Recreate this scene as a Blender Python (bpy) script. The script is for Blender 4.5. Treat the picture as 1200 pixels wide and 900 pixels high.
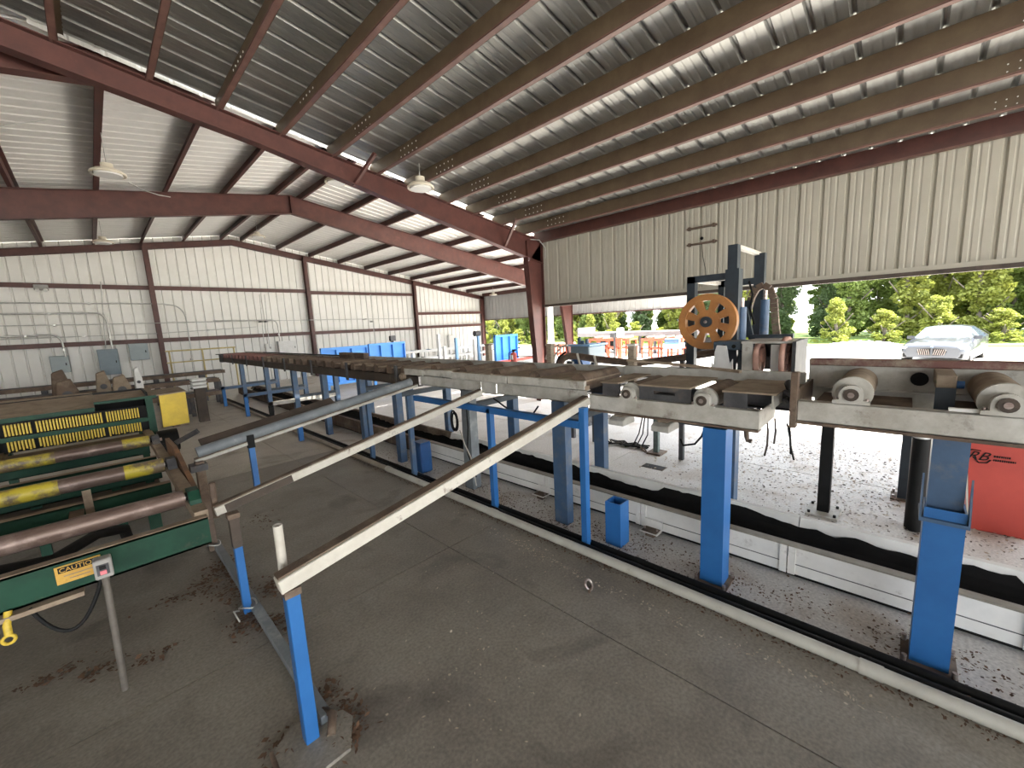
import bpy, bmesh, math, random
from mathutils import Vector, Matrix
random.seed(7)
sc = bpy.context.scene
C = sc.collection
for o in list(bpy.data.objects): bpy.data.objects.remove(o)

# ------------------------------------------------------------------ camera
# world: X across the conveyors towards the yard, Y along the building, Z up; metres
CAMH = 2.0
FPX = 475.0
CM = Matrix(((0.69379337, -0.13846444, 0.70673783), (-0.71849838, -0.06617552, 0.69237337), (-0.04910035, -0.98815404, -0.14539861)))      # rows X, Y, Z of the place in camera axes (right, down, forward)
cd = bpy.data.cameras.new('camera'); cam = bpy.data.objects.new('camera', cd); C.objects.link(cam)
cd.sensor_fit = 'HORIZONTAL'; cd.sensor_width = 36.0; cd.lens = 36.0*FPX/1200.0
cd.clip_start = 0.05; cd.clip_end = 500
rgt = CM @ Vector((1,0,0)); dwn = CM @ Vector((0,1,0)); fwd = CM @ Vector((0,0,1))
mw = Matrix((( rgt.x, -dwn.x, -fwd.x, 0), (rgt.y, -dwn.y, -fwd.y, 0), (rgt.z, -dwn.z, -fwd.z, CAMH), (0,0,0,1)))
cam.matrix_world = mw
sc.camera = cam
def ray(x, y): return CM @ Vector(((x-600)/FPX, (y-450)/FPX, 1.0))
def onX(x, y, X): d = ray(x,y); t = X/d.x; return Vector((X, d.y*t, CAMH+d.z*t))
def onY(x, y, Y): d = ray(x,y); t = Y/d.y; return Vector((d.x*t, Y, CAMH+d.z*t))
def onZ(x, y, z): d = ray(x,y); t = (z-CAMH)/d.z; return Vector((d.x*t, d.y*t, z))

# ------------------------------------------------------------------ light
w = bpy.data.worlds.new('sky'); sc.world = w; w.use_nodes = True
nt = w.node_tree; nt.nodes.clear()
wo = nt.nodes.new('ShaderNodeOutputWorld'); bg = nt.nodes.new('ShaderNodeBackground'); sk = nt.nodes.new('ShaderNodeTexSky')
sk.sky_type = 'NISHITA'; sk.sun_disc = False; sk.sun_elevation = math.radians(56); sk.sun_rotation = math.radians(168)
sk.air_density = 1.0; sk.dust_density = 3.0; sk.ozone_density = 1.0
mx = nt.nodes.new('ShaderNodeMix'); mx.data_type = 'RGBA'; mx.inputs[0].default_value = 0.72
mx.inputs[7].default_value = (5.2, 5.35, 5.5, 1)          # thin bright haze over the blue
nt.links.new(sk.outputs[0], mx.inputs[6]); nt.links.new(mx.outputs[2], bg.inputs[0])
bg.inputs[1].default_value = 0.26
nt.links.new(bg.outputs[0], wo.inputs[0])
sd = bpy.data.lights.new('sun', 'SUN'); sun = bpy.data.objects.new('sun', sd); C.objects.link(sun)
sd.energy = 7.5; sd.angle = math.radians(0.6); sd.color = (1.0, 0.95, 0.86)
sun.rotation_euler = Vector((0.12, -0.55, 0.83)).to_track_quat('Z', 'Y').to_euler()
vs = sc.view_settings
vs.view_transform = 'Standard'; vs.look = 'None'; vs.gamma = 1.0; vs.use_curve_mapping = False; vs.exposure = 2.45

# ------------------------------------------------------------------ materials
def mat(name, col, col2=None, rough=0.7, metal=0.0, scale=3.0, amount=0.5, stretch=None, bump=0.0, bscale=40.0,
        col3=None, scale3=1.2, lo3=0.55, hi3=0.7, spec=0.5, detail=6.0):
    m = bpy.data.materials.new(name); m.use_nodes = True
    t = m.node_tree; n = t.nodes; l = t.links
    b = n['Principled BSDF']
    b.inputs['Roughness'].default_value = rough; b.inputs['Metallic'].default_value = metal
    b.inputs['Specular IOR Level'].default_value = spec
    b.inputs['Base Color'].default_value = (*col, 1)
    tc = n.new('ShaderNodeTexCoord'); src = tc.outputs['Object']
    gm = n.new('ShaderNodeNewGeometry')
    if stretch:
        mp = n.new('ShaderNodeMapping'); mp.inputs['Scale'].default_value = stretch
        l.new(src, mp.inputs[0]); src = mp.outputs[0]
    out = None
    if col2:
        ns = n.new('ShaderNodeTexNoise'); ns.inputs['Scale'].default_value = scale; ns.inputs['Detail'].default_value = detail
        ns.inputs['Roughness'].default_value = 0.65
        l.new(src, ns.inputs['Vector'])
        rp = n.new('ShaderNodeValToRGB'); rp.color_ramp.elements[0].position = 0.5-0.22*amount*1.2; rp.color_ramp.elements[1].position = 0.5+0.22
        rp.color_ramp.elements[0].color = (*col2, 1); rp.color_ramp.elements[1].color = (*col, 1)
        l.new(ns.outputs['Fac'], rp.inputs[0]); out = rp.outputs[0]
    if col3:
        n3 = n.new('ShaderNodeTexNoise'); n3.inputs['Scale'].default_value = scale3; n3.inputs['Detail'].default_value = 8
        n3.inputs['Roughness'].default_value = 0.7
        l.new(tc.outputs['Object'], n3.inputs['Vector'])
        r3 = n.new('ShaderNodeValToRGB'); r3.color_ramp.elements[0].position = lo3; r3.color_ramp.elements[1].position = hi3
        l.new(n3.outputs['Fac'], r3.inputs[0])
        m3 = n.new('ShaderNodeMix'); m3.data_type = 'RGBA'
        l.new(r3.outputs[0], m3.inputs[0])
        if out: l.new(out, m3.inputs[6])
        else: m3.inputs[6].default_value = (*col, 1)
        m3.inputs[7].default_value = (*col3, 1); out = m3.outputs[2]
    if out: l.new(out, b.inputs['Base Color'])
    if bump:
        nb = n.new('ShaderNodeTexNoise'); nb.inputs['Scale'].default_value = bscale; nb.inputs['Detail'].default_value = 5
        l.new(src, nb.inputs['Vector'])
        bp = n.new('ShaderNodeBump'); bp.inputs['Strength'].default_value = bump; bp.inputs['Distance'].default_value = 0.02
        l.new(nb.outputs['Fac'], bp.inputs['Height']); l.new(bp.outputs[0], b.inputs['Normal'])
    return m
M = {}
M['galv']   = mat('galvanised_roof_sheet', (.44,.44,.415), (.32,.32,.30), .42, .55, 2.5, stretch=(.6,2,1))
M['cream']  = mat('cream_wall_sheet', (.43,.41,.34), (.385,.365,.30), .5, 0, 1.5, col3=(.33,.31,.26), scale3=.7, lo3=.62, hi3=.85)
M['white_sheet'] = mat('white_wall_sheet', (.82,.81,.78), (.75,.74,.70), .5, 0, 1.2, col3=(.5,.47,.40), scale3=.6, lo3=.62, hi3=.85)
M['whiteroof'] = mat('white_roof_lining', (.84,.83,.80), (.78,.77,.74), .45, .1, 2.5)
M['oxide']  = mat('red_oxide_paint', (.105,.036,.028), (.065,.023,.019), .5, 0, 4, col3=(.16,.06,.05), scale3=3, lo3=.6, hi3=.8)
M['purlin'] = mat('brown_primer', (.135,.098,.058), (.09,.06,.036), .55, 0, 3)
M['lip']    = mat('pale_red_edge', (.19,.10,.08), (.12,.06,.048), .5, 0, 5)
M['grey']   = mat('worn_grey_paint', (.54,.53,.49), (.36,.34,.295), .6, .0, 6, col3=(.12,.085,.06), scale3=5, lo3=.58, hi3=.75, bump=.15, bscale=60)
M['greydk'] = mat('dark_dusty_steel', (.10,.10,.105), (.055,.055,.06), .6, .2, 8, col3=(.16,.12,.085), scale3=4, lo3=.55, hi3=.75)
M['rust']   = mat('rusty_dusty_steel', (.17,.115,.08), (.085,.06,.045), .75, .1, 5, col3=(.26,.20,.145), scale3=3, lo3=.5, hi3=.7, bump=.2)
M['rustlt'] = mat('sawdust_coated_steel', (.36,.29,.21), (.21,.155,.11), .85, 0, 6, col3=(.11,.075,.055), scale3=3, lo3=.58, hi3=.75, bump=.2)
M['wood']   = mat('weathered_timber', (.36,.31,.24), (.20,.16,.12), .85, 0, 14, stretch=(8,1,8), bump=.3)
M['blue']   = mat('blue_machine_paint', (.026,.145,.40), (.02,.115,.33), .42, 0, 3, col3=(.12,.10,.085), scale3=6, lo3=.72, hi3=.82)
M['bluewn'] = mat('worn_blue_paint', (.06,.12,.22), (.045,.085,.155), .5, 0, 4, col3=(.15,.15,.15), scale3=5, lo3=.52, hi3=.75)
M['bluelt'] = mat('light_blue_paint', (.07,.31,.78), (.06,.27,.70), .5, 0, 2)
M['bluedk'] = mat('dark_blue_steel', (.032,.046,.060), (.022,.030,.040), .5, .2, 6)
M['black']  = mat('black_steel', (.012,.012,.012), (.007,.007,.007), .6, 0, 6, spec=.2)
M['rubber'] = mat('black_rubber_belt', (.007,.007,.007), (.013,.012,.012), .8, 0, 5, spec=.12)
M['pvc']    = mat('white_plastic_pipe', (.55,.54,.48), (.43,.41,.36), .45, 0, 4, col3=(.25,.20,.15), scale3=7, lo3=.62, hi3=.8)
M['trough'] = mat('pale_grey_trough', (.80,.79,.76), (.69,.68,.65), .55, 0, 5, col3=(.22,.18,.14), scale3=4, lo3=.62, hi3=.8)
M['orange'] = mat('orange_brown_wheel_paint', (.46,.21,.06), (.33,.135,.04), .5, 0, 5, col3=(.15,.06,.03), scale3=6, lo3=.6, hi3=.8)
M['pink']   = mat('faded_pink_primer', (.68,.42,.34), (.54,.31,.24), .6, 0, 8)
M['green']  = mat('dark_green_paint', (.012,.062,.036), (.008,.04,.024), .5, 0, 5, col3=(.07,.06,.042), scale3=4, lo3=.62, hi3=.78, spec=.25)
M['yellow'] = mat('yellow_paint', (.72,.52,.035), (.55,.38,.03), .5, 0, 6, col3=(.12,.08,.04), scale3=7, lo3=.6, hi3=.75)
M['yellowclean'] = mat('yellow_plastic', (.75,.55,.06), (.5,.34,.03), .5, 0, 30)
M['steel']  = mat('bright_worn_steel', (.50,.46,.43), (.28,.21,.19), .35, .7, 12, stretch=(1,1,6))
M['red']    = mat('red_paint', (.50,.065,.045), (.44,.055,.04), .45, 0, 4)
M['redmach']= mat('orange_red_paint', (.55,.12,.06), (.40,.08,.045), .5, 0, 3)
M['white']  = mat('white_paint', (.78,.78,.76), (.66,.66,.64), .5, 0, 5)
M['elec']   = mat('grey_blue_enamel', (.33,.385,.40), (.28,.33,.345), .45, 0, 3)
M['conduit']= mat('zinc_conduit', (.55,.55,.53), (.40,.40,.38), .35, .6, 8)
M['conc']   = None
M['rustred'] = mat('chipped_red_brown_paint', (.20,.085,.07), (.13,.06,.05), .6, 0, 3, stretch=(1,.4,4), col3=(.30,.24,.18), scale3=5, lo3=.45, hi3=.6)
M['pinkroll'] = mat('dull_red_roller', (.28,.12,.10), (.18,.08,.07), .6, 0, 6)
M['paleworn'] = mat('chipped_off_white_paint', (.60,.575,.51), (.48,.45,.39), .6, 0, 9, col3=(.15,.10,.07), scale3=9, lo3=.60, hi3=.72)
M['greyblue'] = mat('grey_blue_worn_paint', (.22,.245,.26), (.14,.155,.17), .5, 0, 4, col3=(.35,.36,.35), scale3=4, lo3=.55, hi3=.75)
M['rustdk'] = mat('dark_brown_steel', (.085,.062,.048), (.05,.038,.03), .7, .1, 5, col3=(.14,.105,.08), scale3=4, lo3=.55, hi3=.75)
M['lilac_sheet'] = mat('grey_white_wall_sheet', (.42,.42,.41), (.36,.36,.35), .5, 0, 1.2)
M['greyrim'] = mat('dirty_grey_rim', (.30,.275,.23), (.20,.175,.14), .6, 0, 8)
M['pvcdirty'] = mat('dusty_plastic_pipe', (.36,.32,.26), (.25,.21,.165), .6, 0, 6)
M['bluetank'] = mat('deep_blue_enamel', (.018,.085,.24), (.014,.06,.18), .4, 0, 3)
M['rollbrown'] = mat('brown_polished_roller', (.20,.145,.12), (.13,.085,.07), .42, .35, 9, stretch=(.5,3,3), col3=(.33,.25,.22), scale3=4, lo3=.5, hi3=.7)
M['rustor'] = mat('orange_rust_plate', (.24,.13,.065), (.14,.08,.05), .7, 0, 4, col3=(.33,.16,.07), scale3=3, lo3=.5, hi3=.7)
M['signyellow'] = mat('sign_yellow', (.66,.40,.07), (.50,.29,.05), .6, 0, 14, col3=(.20,.12,.05), scale3=18, lo3=.62, hi3=.75)
M['conduit2'] = mat('dirty_zinc_pole', (.20,.18,.155), (.12,.105,.09), .5, .3, 8)
M['elec2'] = mat('grey_box_enamel', (.36,.35,.33), (.28,.27,.25), .5, 0, 5)
M['pinkred'] = mat('faded_red_button', (.75,.22,.25), (.65,.17,.2), .5)
M['bluedk2'] = mat('slate_blue_steel', (.075,.115,.155), (.05,.075,.10), .5, .1, 6)
M['yellowworn'] = mat('worn_yellow_paint', (.62,.50,.04), (.50,.40,.04), .45, 0, 5, col3=(.15,.11,.07), scale3=5, lo3=.44, hi3=.58)
M['elecdk'] = mat('blue_grey_cabinet', (.20,.26,.30), (.16,.21,.245), .45, 0, 3)
M['elec2g'] = mat('grey_green_steel', (.14,.19,.17), (.09,.12,.11), .5, .2, 20)
M['railyellow'] = mat('pale_yellow_rail', (.60,.50,.22), (.48,.38,.15), .5, 0, 6)
M['lampcream'] = mat('cream_lamp_enamel', (.66,.61,.50), (.55,.50,.40), .45)
M['lens'] = mat('frosted_lens', (.72,.72,.70), None, .25)
M['skyblue'] = mat('sky_blue_paint', (.25,.45,.72), (.20,.38,.62), .5, 0, 4)
def leafmat(name, a, b):
    m = mat(name, a, b, .6, 0, .9, 1.0, detail=2)
    t = m.node_tree; n = t.nodes; l = t.links; bs = n['Principled BSDF']; out = n['Material Output']
    tr = n.new('ShaderNodeBsdfTranslucent'); mx = n.new('ShaderNodeMixShader'); mx.inputs[0].default_value = .45
    src = bs.inputs['Base Color'].links[0].from_socket; l.new(src, tr.inputs[0])
    l.new(bs.outputs[0], mx.inputs[1]); l.new(tr.outputs[0], mx.inputs[2]); l.new(mx.outputs[0], out.inputs[0]); return m
M['leafA'] = leafmat('bright_leaves', (.20,.26,.065), (.12,.175,.04))
M['leafB'] = leafmat('yellow_green_leaves', (.28,.30,.055), (.17,.205,.04))
M['leafC'] = leafmat('deep_green_leaves', (.12,.175,.07), (.07,.115,.045))
M['bark'] = mat('grey_bark', (.12,.10,.08), (.07,.06,.05), .9, 0, 6)
M['trailergrey'] = mat('trailer_grey', (.16,.15,.15), (.12,.11,.11), .6, 0, 2)
M['carpaint'] = mat('silver_white_car_paint', (.055,.06,.07), None, .15, .25)
M['carglass'] = mat('tinted_car_glass', (.06,.08,.11), None, .05, .3)
M['leafdead'] = mat('dead_brown_leaf', (.16,.085,.045), (.085,.05,.03), .8, 0, 20)
M['chippale'] = mat('pale_wood_chip', (.62,.55,.44), (.40,.32,.24), .8, 0, 20)
M['chipdark'] = mat('dark_bark_chip', (.06,.05,.045), (.12,.09,.07), .9, 0, 9)
# ------------------------------------------------------------------ mesh helpers
class MB:
    def __init__(s): s.v = []; s.f = []; s.sm = []
    def add(s, vs, fs, smooth=False):
        k = len(s.v); s.v += [tuple(v) for v in vs]
        s.f += [tuple(i+k for i in f) for f in fs]; s.sm += [smooth]*len(fs); return s
    def box(s, x0, x1, y0, y1, z0, z1):
        vs = [(x,y,z) for x in (x0,x1) for y in (y0,y1) for z in (z0,z1)]
        return s.add(vs, [(0,1,3,2),(4,6,7,5),(0,4,5,1),(2,3,7,6),(0,2,6,4),(1,5,7,3)])
    def beam(s, a, b, w, h, up=(0,0,1)):            # rectangular bar from a to b, w sideways, h along up
        a = Vector(a); b = Vector(b); d = (b-a).normalized(); u = Vector(up)
        if abs(d.dot(u)) > .98: u = Vector((1,0,0)) if abs(d.x) < .9 else Vector((0,1,0))
        r = d.cross(u).normalized(); u = r.cross(d).normalized()
        vs = [p + r*i*w/2 + u*j*h/2 for p in (a,b) for (i,j) in ((-1,-1),(1,-1),(1,1),(-1,1))]
        return s.add(vs, [(3,2,1,0),(4,5,6,7),(0,1,5,4),(1,2,6,5),(2,3,7,6),(3,0,4,7)])
    def cyl(s, a, b, r, n=14, r2=None, cap=True):
        a = Vector(a); b = Vector(b); d = (b-a).normalized(); u = Vector((0,0,1)) if abs(d.z) < .9 else Vector((1,0,0))
        e = d.cross(u).normalized(); u = e.cross(d); r2 = r if r2 is None else r2
        vs = []
        for p, q in ((a,r),(b,r2)):
            vs += [p + (e*math.cos(t) + u*math.sin(t))*q for t in [2*math.pi*i/n for i in range(n)]]
        s.add(vs, [(i, (i+1)%n, n+(i+1)%n, n+i) for i in range(n)], True)
        if cap:
            s.add(vs[:n], [tuple(range(n))[::-1]]); s.add(vs[n:], [tuple(range(n))])
        return s
    def tube(s, pts, r, n=8):
        pts = [Vector(p) for p in pts]; k = len(pts); rings = []
        d0 = (pts[1]-pts[0]).normalized(); u = Vector((0,0,1)) if abs(d0.z) < .9 else Vector((1,0,0))
        e = d0.cross(u).normalized()
        for i, p in enumerate(pts):
            d = (pts[min(i+1,k-1)] - pts[max(i-1,0)]).normalized()
            e = (e - d*e.dot(d)).normalized(); u = d.cross(e)
            rings.append([p + (e*math.cos(2*math.pi*j/n) + u*math.sin(2*math.pi*j/n))*r for j in range(n)])
        vs = [v for g in rings for v in g]
        s.add(vs, [(i*n+j, i*n+(j+1)%n, (i+1)*n+(j+1)%n, (i+1)*n+j) for i in range(k-1) for j in range(n)], True)
        s.add(rings[0], [tuple(range(n))[::-1]]); s.add(rings[-1], [tuple(range(n))]); return s
    def prism(s, poly, axis, a, b):                 # polygon (two coords) extruded along an axis 'X','Y','Z' from a to b
        def P(p, t): return {'X': (t,p[0],p[1]), 'Y': (p[0],t,p[1]), 'Z': (p[0],p[1],t)}[axis]
        n = len(poly); vs = [P(p,a) for p in poly] + [P(p,b) for p in poly]
        return s.add(vs, [tuple(range(n))[::-1], tuple(range(n,2*n))] + [(i,(i+1)%n,n+(i+1)%n,n+i) for i in range(n)])
    def strip(s, line, axis, a, b):                 # open profile extruded (thin sheet)
        def P(p, t): return {'X': (t,p[0],p[1]), 'Y': (p[0],t,p[1]), 'Z': (p[0],p[1],t)}[axis]
        n = len(line); vs = [P(p,a) for p in line] + [P(p,b) for p in line]
        return s.add(vs, [(i,i+1,n+i+1,n+i) for i in range(n-1)])
    def sphere(s, c, r, n=10, m=6, sz=1.0):
        c = Vector(c); vs = [c+Vector((0,0,r*sz))]
        for i in range(1,m):
            t = math.pi*i/m
            vs += [c+Vector((r*math.sin(t)*math.cos(2*math.pi*j/n), r*math.sin(t)*math.sin(2*math.pi*j/n), r*sz*math.cos(t))) for j in range(n)]
        vs.append(c+Vector((0,0,-r*sz))); fs = [(0,1+j,1+(j+1)%n) for j in range(n)]
        for i in range(m-2): fs += [(1+i*n+j, 1+(i+1)*n+j, 1+(i+1)*n+(j+1)%n, 1+i*n+(j+1)%n) for j in range(n)]
        k = len(vs)-1; fs += [(k, 1+(m-2)*n+(j+1)%n, 1+(m-2)*n+j) for j in range(n)]
        return s.add(vs, fs, True)
    def mesh(s, name, m):
        me = bpy.data.meshes.new(name); me.from_pydata(s.v, [], s.f); me.update()
        me.polygons.foreach_set('use_smooth', s.sm)
        if m is not None: me.materials.append(m if not isinstance(m, str) else M[m])
        bm = bmesh.new(); bm.from_mesh(me); bmesh.ops.recalc_face_normals(bm, faces=bm.faces); bm.to_mesh(me); bm.free()
        return me
    def build(s, name, m, parent=None, bevel=0.0, loc=None):
        """one mesh object; with a parent whose origin is not the world's, the points stay in world space"""
        o = bpy.data.objects.new(name, s.mesh(name, m)); C.objects.link(o)
        if parent is not None:
            o.parent = parent
            org = Vector((0,0,0)); q = parent
            while q is not None: org += q.location; q = q.parent
            o.data.transform(Matrix.Translation(-org))
        if loc is not None:
            o.data.transform(Matrix.Translation(-Vector(loc))); o.location = loc
        if bevel:
            b = o.modifiers.new('bevel', 'BEVEL'); b.width = bevel; b.segments = 1; b.limit_method = 'ANGLE'
        return o
def tag(o, label=None, cat=None, group=None, kind=None):
    if label: o['label'] = label
    if cat: o['category'] = cat
    if group: o['group'] = group
    if kind: o['kind'] = kind
    return o
def thing(name, loc, label=None, cat=None, group=None, kind=None):
    o = bpy.data.objects.new(name, None); C.objects.link(o); o.location = loc; o.empty_display_size = .1
    return tag(o, label, cat, group, kind)
def copy_tree(o, dloc=(0,0,0), parent=None, label=None):
    c = o.copy(); C.objects.link(c)
    if parent is None: c.location = Vector(o.location) + Vector(dloc)
    else: c.parent = parent
    if label: c['label'] = label
    for ch in list(o.children): copy_tree(ch, (0,0,0), c)
    return c
def linked(o, parent, loc):                          # a further piece that shares the mesh
    c = o.copy(); C.objects.link(c); c.parent = parent; c.location = loc; return c
def box(name, m, parent, *d, bevel=0.0): return MB().box(*d).build(name, m, parent, bevel)

def rpanel(n=3, pitch=.3048, h=.032, minor=.005):    # profile of a ribbed steel sheet (across, height)
    L = []
    for i in range(n):
        a = i*pitch
        L += [(a, 0), (a+.08, 0), (a+.09, minor), (a+.105, minor), (a+.115, 0), (a+.165, 0), (a+.175, minor), (a+.19, minor), (a+.20, 0),
              (a+.2448, 0), (a+.2648, h), (a+.2848, h), (a+pitch, 0)]
    return L

# ------------------------------------------------------------------ the ground and the floors
def floor_mat(name, a, b, c, stain, sc1, gloss):
    m = mat(name, a, b, gloss, 0, sc1, 1.0, bump=.12, bscale=25, col3=c, scale3=.55, lo3=.42, hi3=.68)
    t = m.node_tree; n = t.nodes; l = t.links; bs = n['Principled BSDF']
    src = bs.inputs['Base Color'].links[0].from_socket
    tc = n.new('ShaderNodeTexCoord'); ns = n.new('ShaderNodeTexNoise'); ns.inputs['Scale'].default_value = 1.7; ns.inputs['Detail'].default_value = 9
    ns.inputs['Distortion'].default_value = .6
    l.new(tc.outputs['Object'], ns.inputs['Vector'])
    r = n.new('ShaderNodeValToRGB'); r.color_ramp.elements[0].position = .57; r.color_ramp.elements[1].position = .70
    l.new(ns.outputs['Fac'], r.inputs[0])
    mx = n.new('ShaderNodeMix'); mx.data_type = 'RGBA'; mx.inputs[7].default_value = (*stain, 1)
    l.new(r.outputs[0], mx.inputs[0]); l.new(src, mx.inputs[6])
    # crushed grit
    n2 = n.new('ShaderNodeTexNoise'); n2.inputs['Scale'].default_value = 55; n2.inputs['Detail'].default_value = 4
    l.new(tc.outputs['Object'], n2.inputs['Vector'])
    r2 = n.new('ShaderNodeValToRGB'); r2.color_ramp.elements[0].position = .3; r2.color_ramp.elements[1].position = .75
    r2.color_ramp.elements[0].color = (.72,.72,.72,1); r2.color_ramp.elements[1].color = (1.15,1.15,1.15,1)
    l.new(n2.outputs['Fac'], r2.inputs[0])
    mm = n.new('ShaderNodeMix'); mm.data_type = 'RGBA'; mm.blend_type = 'MULTIPLY'; mm.inputs[0].default_value = 1
    l.new(mx.outputs[2], mm.inputs[6]); l.new(r2.outputs[0], mm.inputs[7]); l.new(mm.outputs[2], bs.inputs['Base Color'])
    return m
M['conc'] = floor_mat('dirty_concrete', (.255,.228,.192), (.19,.168,.142), (.31,.282,.24), (.14,.122,.104), 2.2, .48)
M['conclit'] = floor_mat('lit_far_concrete', (.44,.40,.34), (.35,.315,.265), (.52,.48,.415), (.26,.225,.19), 2.0, .5)  # paler far bays: mostly their brighter light put into the colour
M['conc2'] = floor_mat('pale_dusty_concrete', (.66,.635,.60), (.56,.535,.50), (.72,.70,.67), (.50,.44,.38), 3.0, .6)
M['gravel'] = floor_mat('pale_gravel', (.62,.59,.54), (.52,.49,.44), (.68,.65,.60), (.48,.44,.38), 4, .9)
M['grassm'] = mat('mown_grass', (.16,.24,.05), (.10,.17,.03), .9, 0, 8, col3=(.30,.30,.12), scale3=.6)
g = tag(MB().box(-60,120,-90,120,-.40,-.30).build('ground', 'gravel'), 'pale gravel yard around the shed', 'ground', kind='structure')
def slab(name, label, m, x0, x1, y0, y1, jx, jy):    # poured in bays: each bay its own piece, joints open
    root = thing(name, (0,0,0), label, 'floor', kind='structure')
    xs = [x0]+jx+[x1]; ys = [y0]+jy+[y1]
    for i in range(len(xs)-1):
        for j in range(len(ys)-1):
            box('slab_bay', m if not (m == 'conc' and ys[j] > 6.9) else 'conclit', root, xs[i]+.004, xs[i+1]-.004, ys[j]+.004, ys[j+1]-.004, -.30, 0)
    box('joint_filler', 'black', root, x0, x1, y0, y1, -.31, -.012)
    return root
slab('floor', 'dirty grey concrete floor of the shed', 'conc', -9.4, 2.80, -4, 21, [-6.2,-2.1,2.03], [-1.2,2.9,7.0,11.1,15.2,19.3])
slab('floor', 'pale dusty concrete floor beyond the belt trough', 'conc2', 2.80, 18.9, 6.9, 21, [8.2,13.5], [11.6,16.3])
slab('floor', 'pale concrete apron under the open wall', 'conc2', 2.80, 9.2, -4, 6.9, [5.9], [-1.0,2.9])
box('trim_1', 'grassm', None, 31.5, 75, -60, 90, -.30, -.24); tag(bpy.data.objects['trim_1'], 'strip of rough green grass by the trees', 'grass', kind='structure')

# ------------------------------------------------------------------ the near shed: roof, purlins, drop wall
ZE, SL = 4.0, .152                                    # purlin underside at the near eave, roof slope
def znear(x): return ZE + SL*(8.2-x) if x > -4.0 else ZE + SL*12.2 - SL*(-4.0-x)
ce = thing('ceiling', (0,0,0), 'ribbed grey metal roof of the near shed', 'ceiling', kind='structure')
NY0, NY1 = -13.0, 6.98
def roof_panel_mesh(xa, xb, zf, dz):
    pr = rpanel(3, h=.035, minor=.003); mb = MB(); n = len(pr)
    vs = [(xa, p, zf(xa)+dz+q) for p, q in pr] + [(xb, p, zf(xb)+dz+q) for p, q in pr]
    mb.add(vs, [(i,i+1,n+i+1,n+i) for i in range(n-1)]); return mb
first = None
k = int((NY1-NY0)/.9144)+1
for side, (xa, xb) in enumerate(((-4.0+.001, 8.45), (-12.0, -4.0))):
    first = None
    for i in range(k):
        y = NY1-(i+1)*.9144
        if first is None:
            first = roof_panel_mesh(xa, xb, znear, .245).build('roof_panel', 'galv', ce); first.location = (0,y,0)
        else: linked(first, ce, (0,y,0))
def zpurlin(xc, zb, h, y0, y1, parent, web='purlin', lip='lip', fl=.065, name='purlin'):
    mb = MB().box(xc-.0035, xc+.0035, y0, y1, zb, zb+h).box(xc, xc+fl, y0, y1, zb+h-.004, zb+h)
    p = mb.build(name, web, parent)
    MB().box(xc-fl, xc, y0, y1, zb, zb+.004).box(xc-fl, xc-fl+.004, y0, y1, zb, zb+.02).build('bottom_flange', lip, p)
    return p
for x in (7.54,6.80,6.02,5.33,4.54,3.86,3.12,2.38,1.64,.95,.20,-.55,-1.30,-2.05,-2.80,-3.55):
    p = zpurlin(x, znear(x), .24, NY0, NY1+.05, ce)
    # rows of punched holes at the lap over the rafter: light through them painted as white studs
    b = MB()
    for a in range(5):
        for r in (.07,.17):
            b.cyl((x-.009, 6.0-.11*a, znear(x)+r), (x+.009, 6.0-.11*a, znear(x)+r), .0125, 6)
    for a in range(3):
        for r in (.06,.13):
            b.cyl((x-.009, -.55-.08*a, znear(x)+r), (x+.009, -.55-.08*a, znear(x)+r), .007, 6)
    tag(b.build('lit_hole_row', 'white', p), kind='stuff')
for x in (-4.7,-5.9,-7.1,-8.3,-9.5,-10.7): zpurlin(x, znear(x), .20, NY0, NY1, ce)
zpurlin(8.20, 3.985, .26, NY0, NY1, ce, 'oxide', 'lip', .09, 'eave_strut')

# drop wall under the near eave
wr = thing('wall_right', (0,0,0), 'cream ribbed metal wall hanging above the wide opening', 'wall', kind='structure')
def wall_sheet_x(X, z0, z1, m, parent, y0, y1, zf=None):
    """vertical sheets on a plane X; profile across Y, ribs towards the outside"""
    pr = rpanel(); n = len(pr); f0 = None; y = y1
    while y > y0+.01:
        y -= .9144
        if f0 is None:
            mb = MB(); vs = [(X+q, p, z0) for p,q in pr]+[(X+q, p, z1) for p,q in pr]
            mb.add(vs, [(i,i+1,n+i+1,n+i) for i in range(n-1)])
            f0 = mb.build('wall_panel', m, parent); f0.location = (0,y,0)
        else: linked(f0, parent, (0,y,0))
wall_sheet_x(8.24, 2.44, 4.16, 'cream', wr, -12.4, 6.92)
box('bottom_flashing', 'cream', wr, 8.19, 8.30, -12.4, 6.9, 2.455, 2.52)
box('door_header', 'rustdk', wr, 8.17, 8.26, -12.4, 6.9, 2.395, 2.455)
# a pair of bolt-on brackets and a hanging wire left on the sheet
pA = onX(822,266,8.2); pB = onX(822,285,8.2)
for nm, p in (('wall_bracket',pA),('wall_bracket',pB)):
    MB().box(8.19,8.235,p.y-.27,p.y+.27,p.z-.016,p.z+.016).box(8.17,8.235,p.y-.24,p.y-.20,p.z-.03,p.z+.03).box(8.17,8.235,p.y+.20,p.y+.24,p.z-.03,p.z+.03).build(nm,'rust',wr)
MB().cyl((8.22,pA.y,pA.z-.20),(8.235,pA.y,pA.z-.20),.03,10).build('knockout_hole','black',wr)
MB().tube([(8.22,pB.y,pB.z),(8.2,pB.y-.03,pB.z-.25),(8.21,pB.y-.08,pB.z-.5),(8.215,pB.y-.09,pB.z-.75)],.006,5).build('hanging_wire','black',wr)

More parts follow.
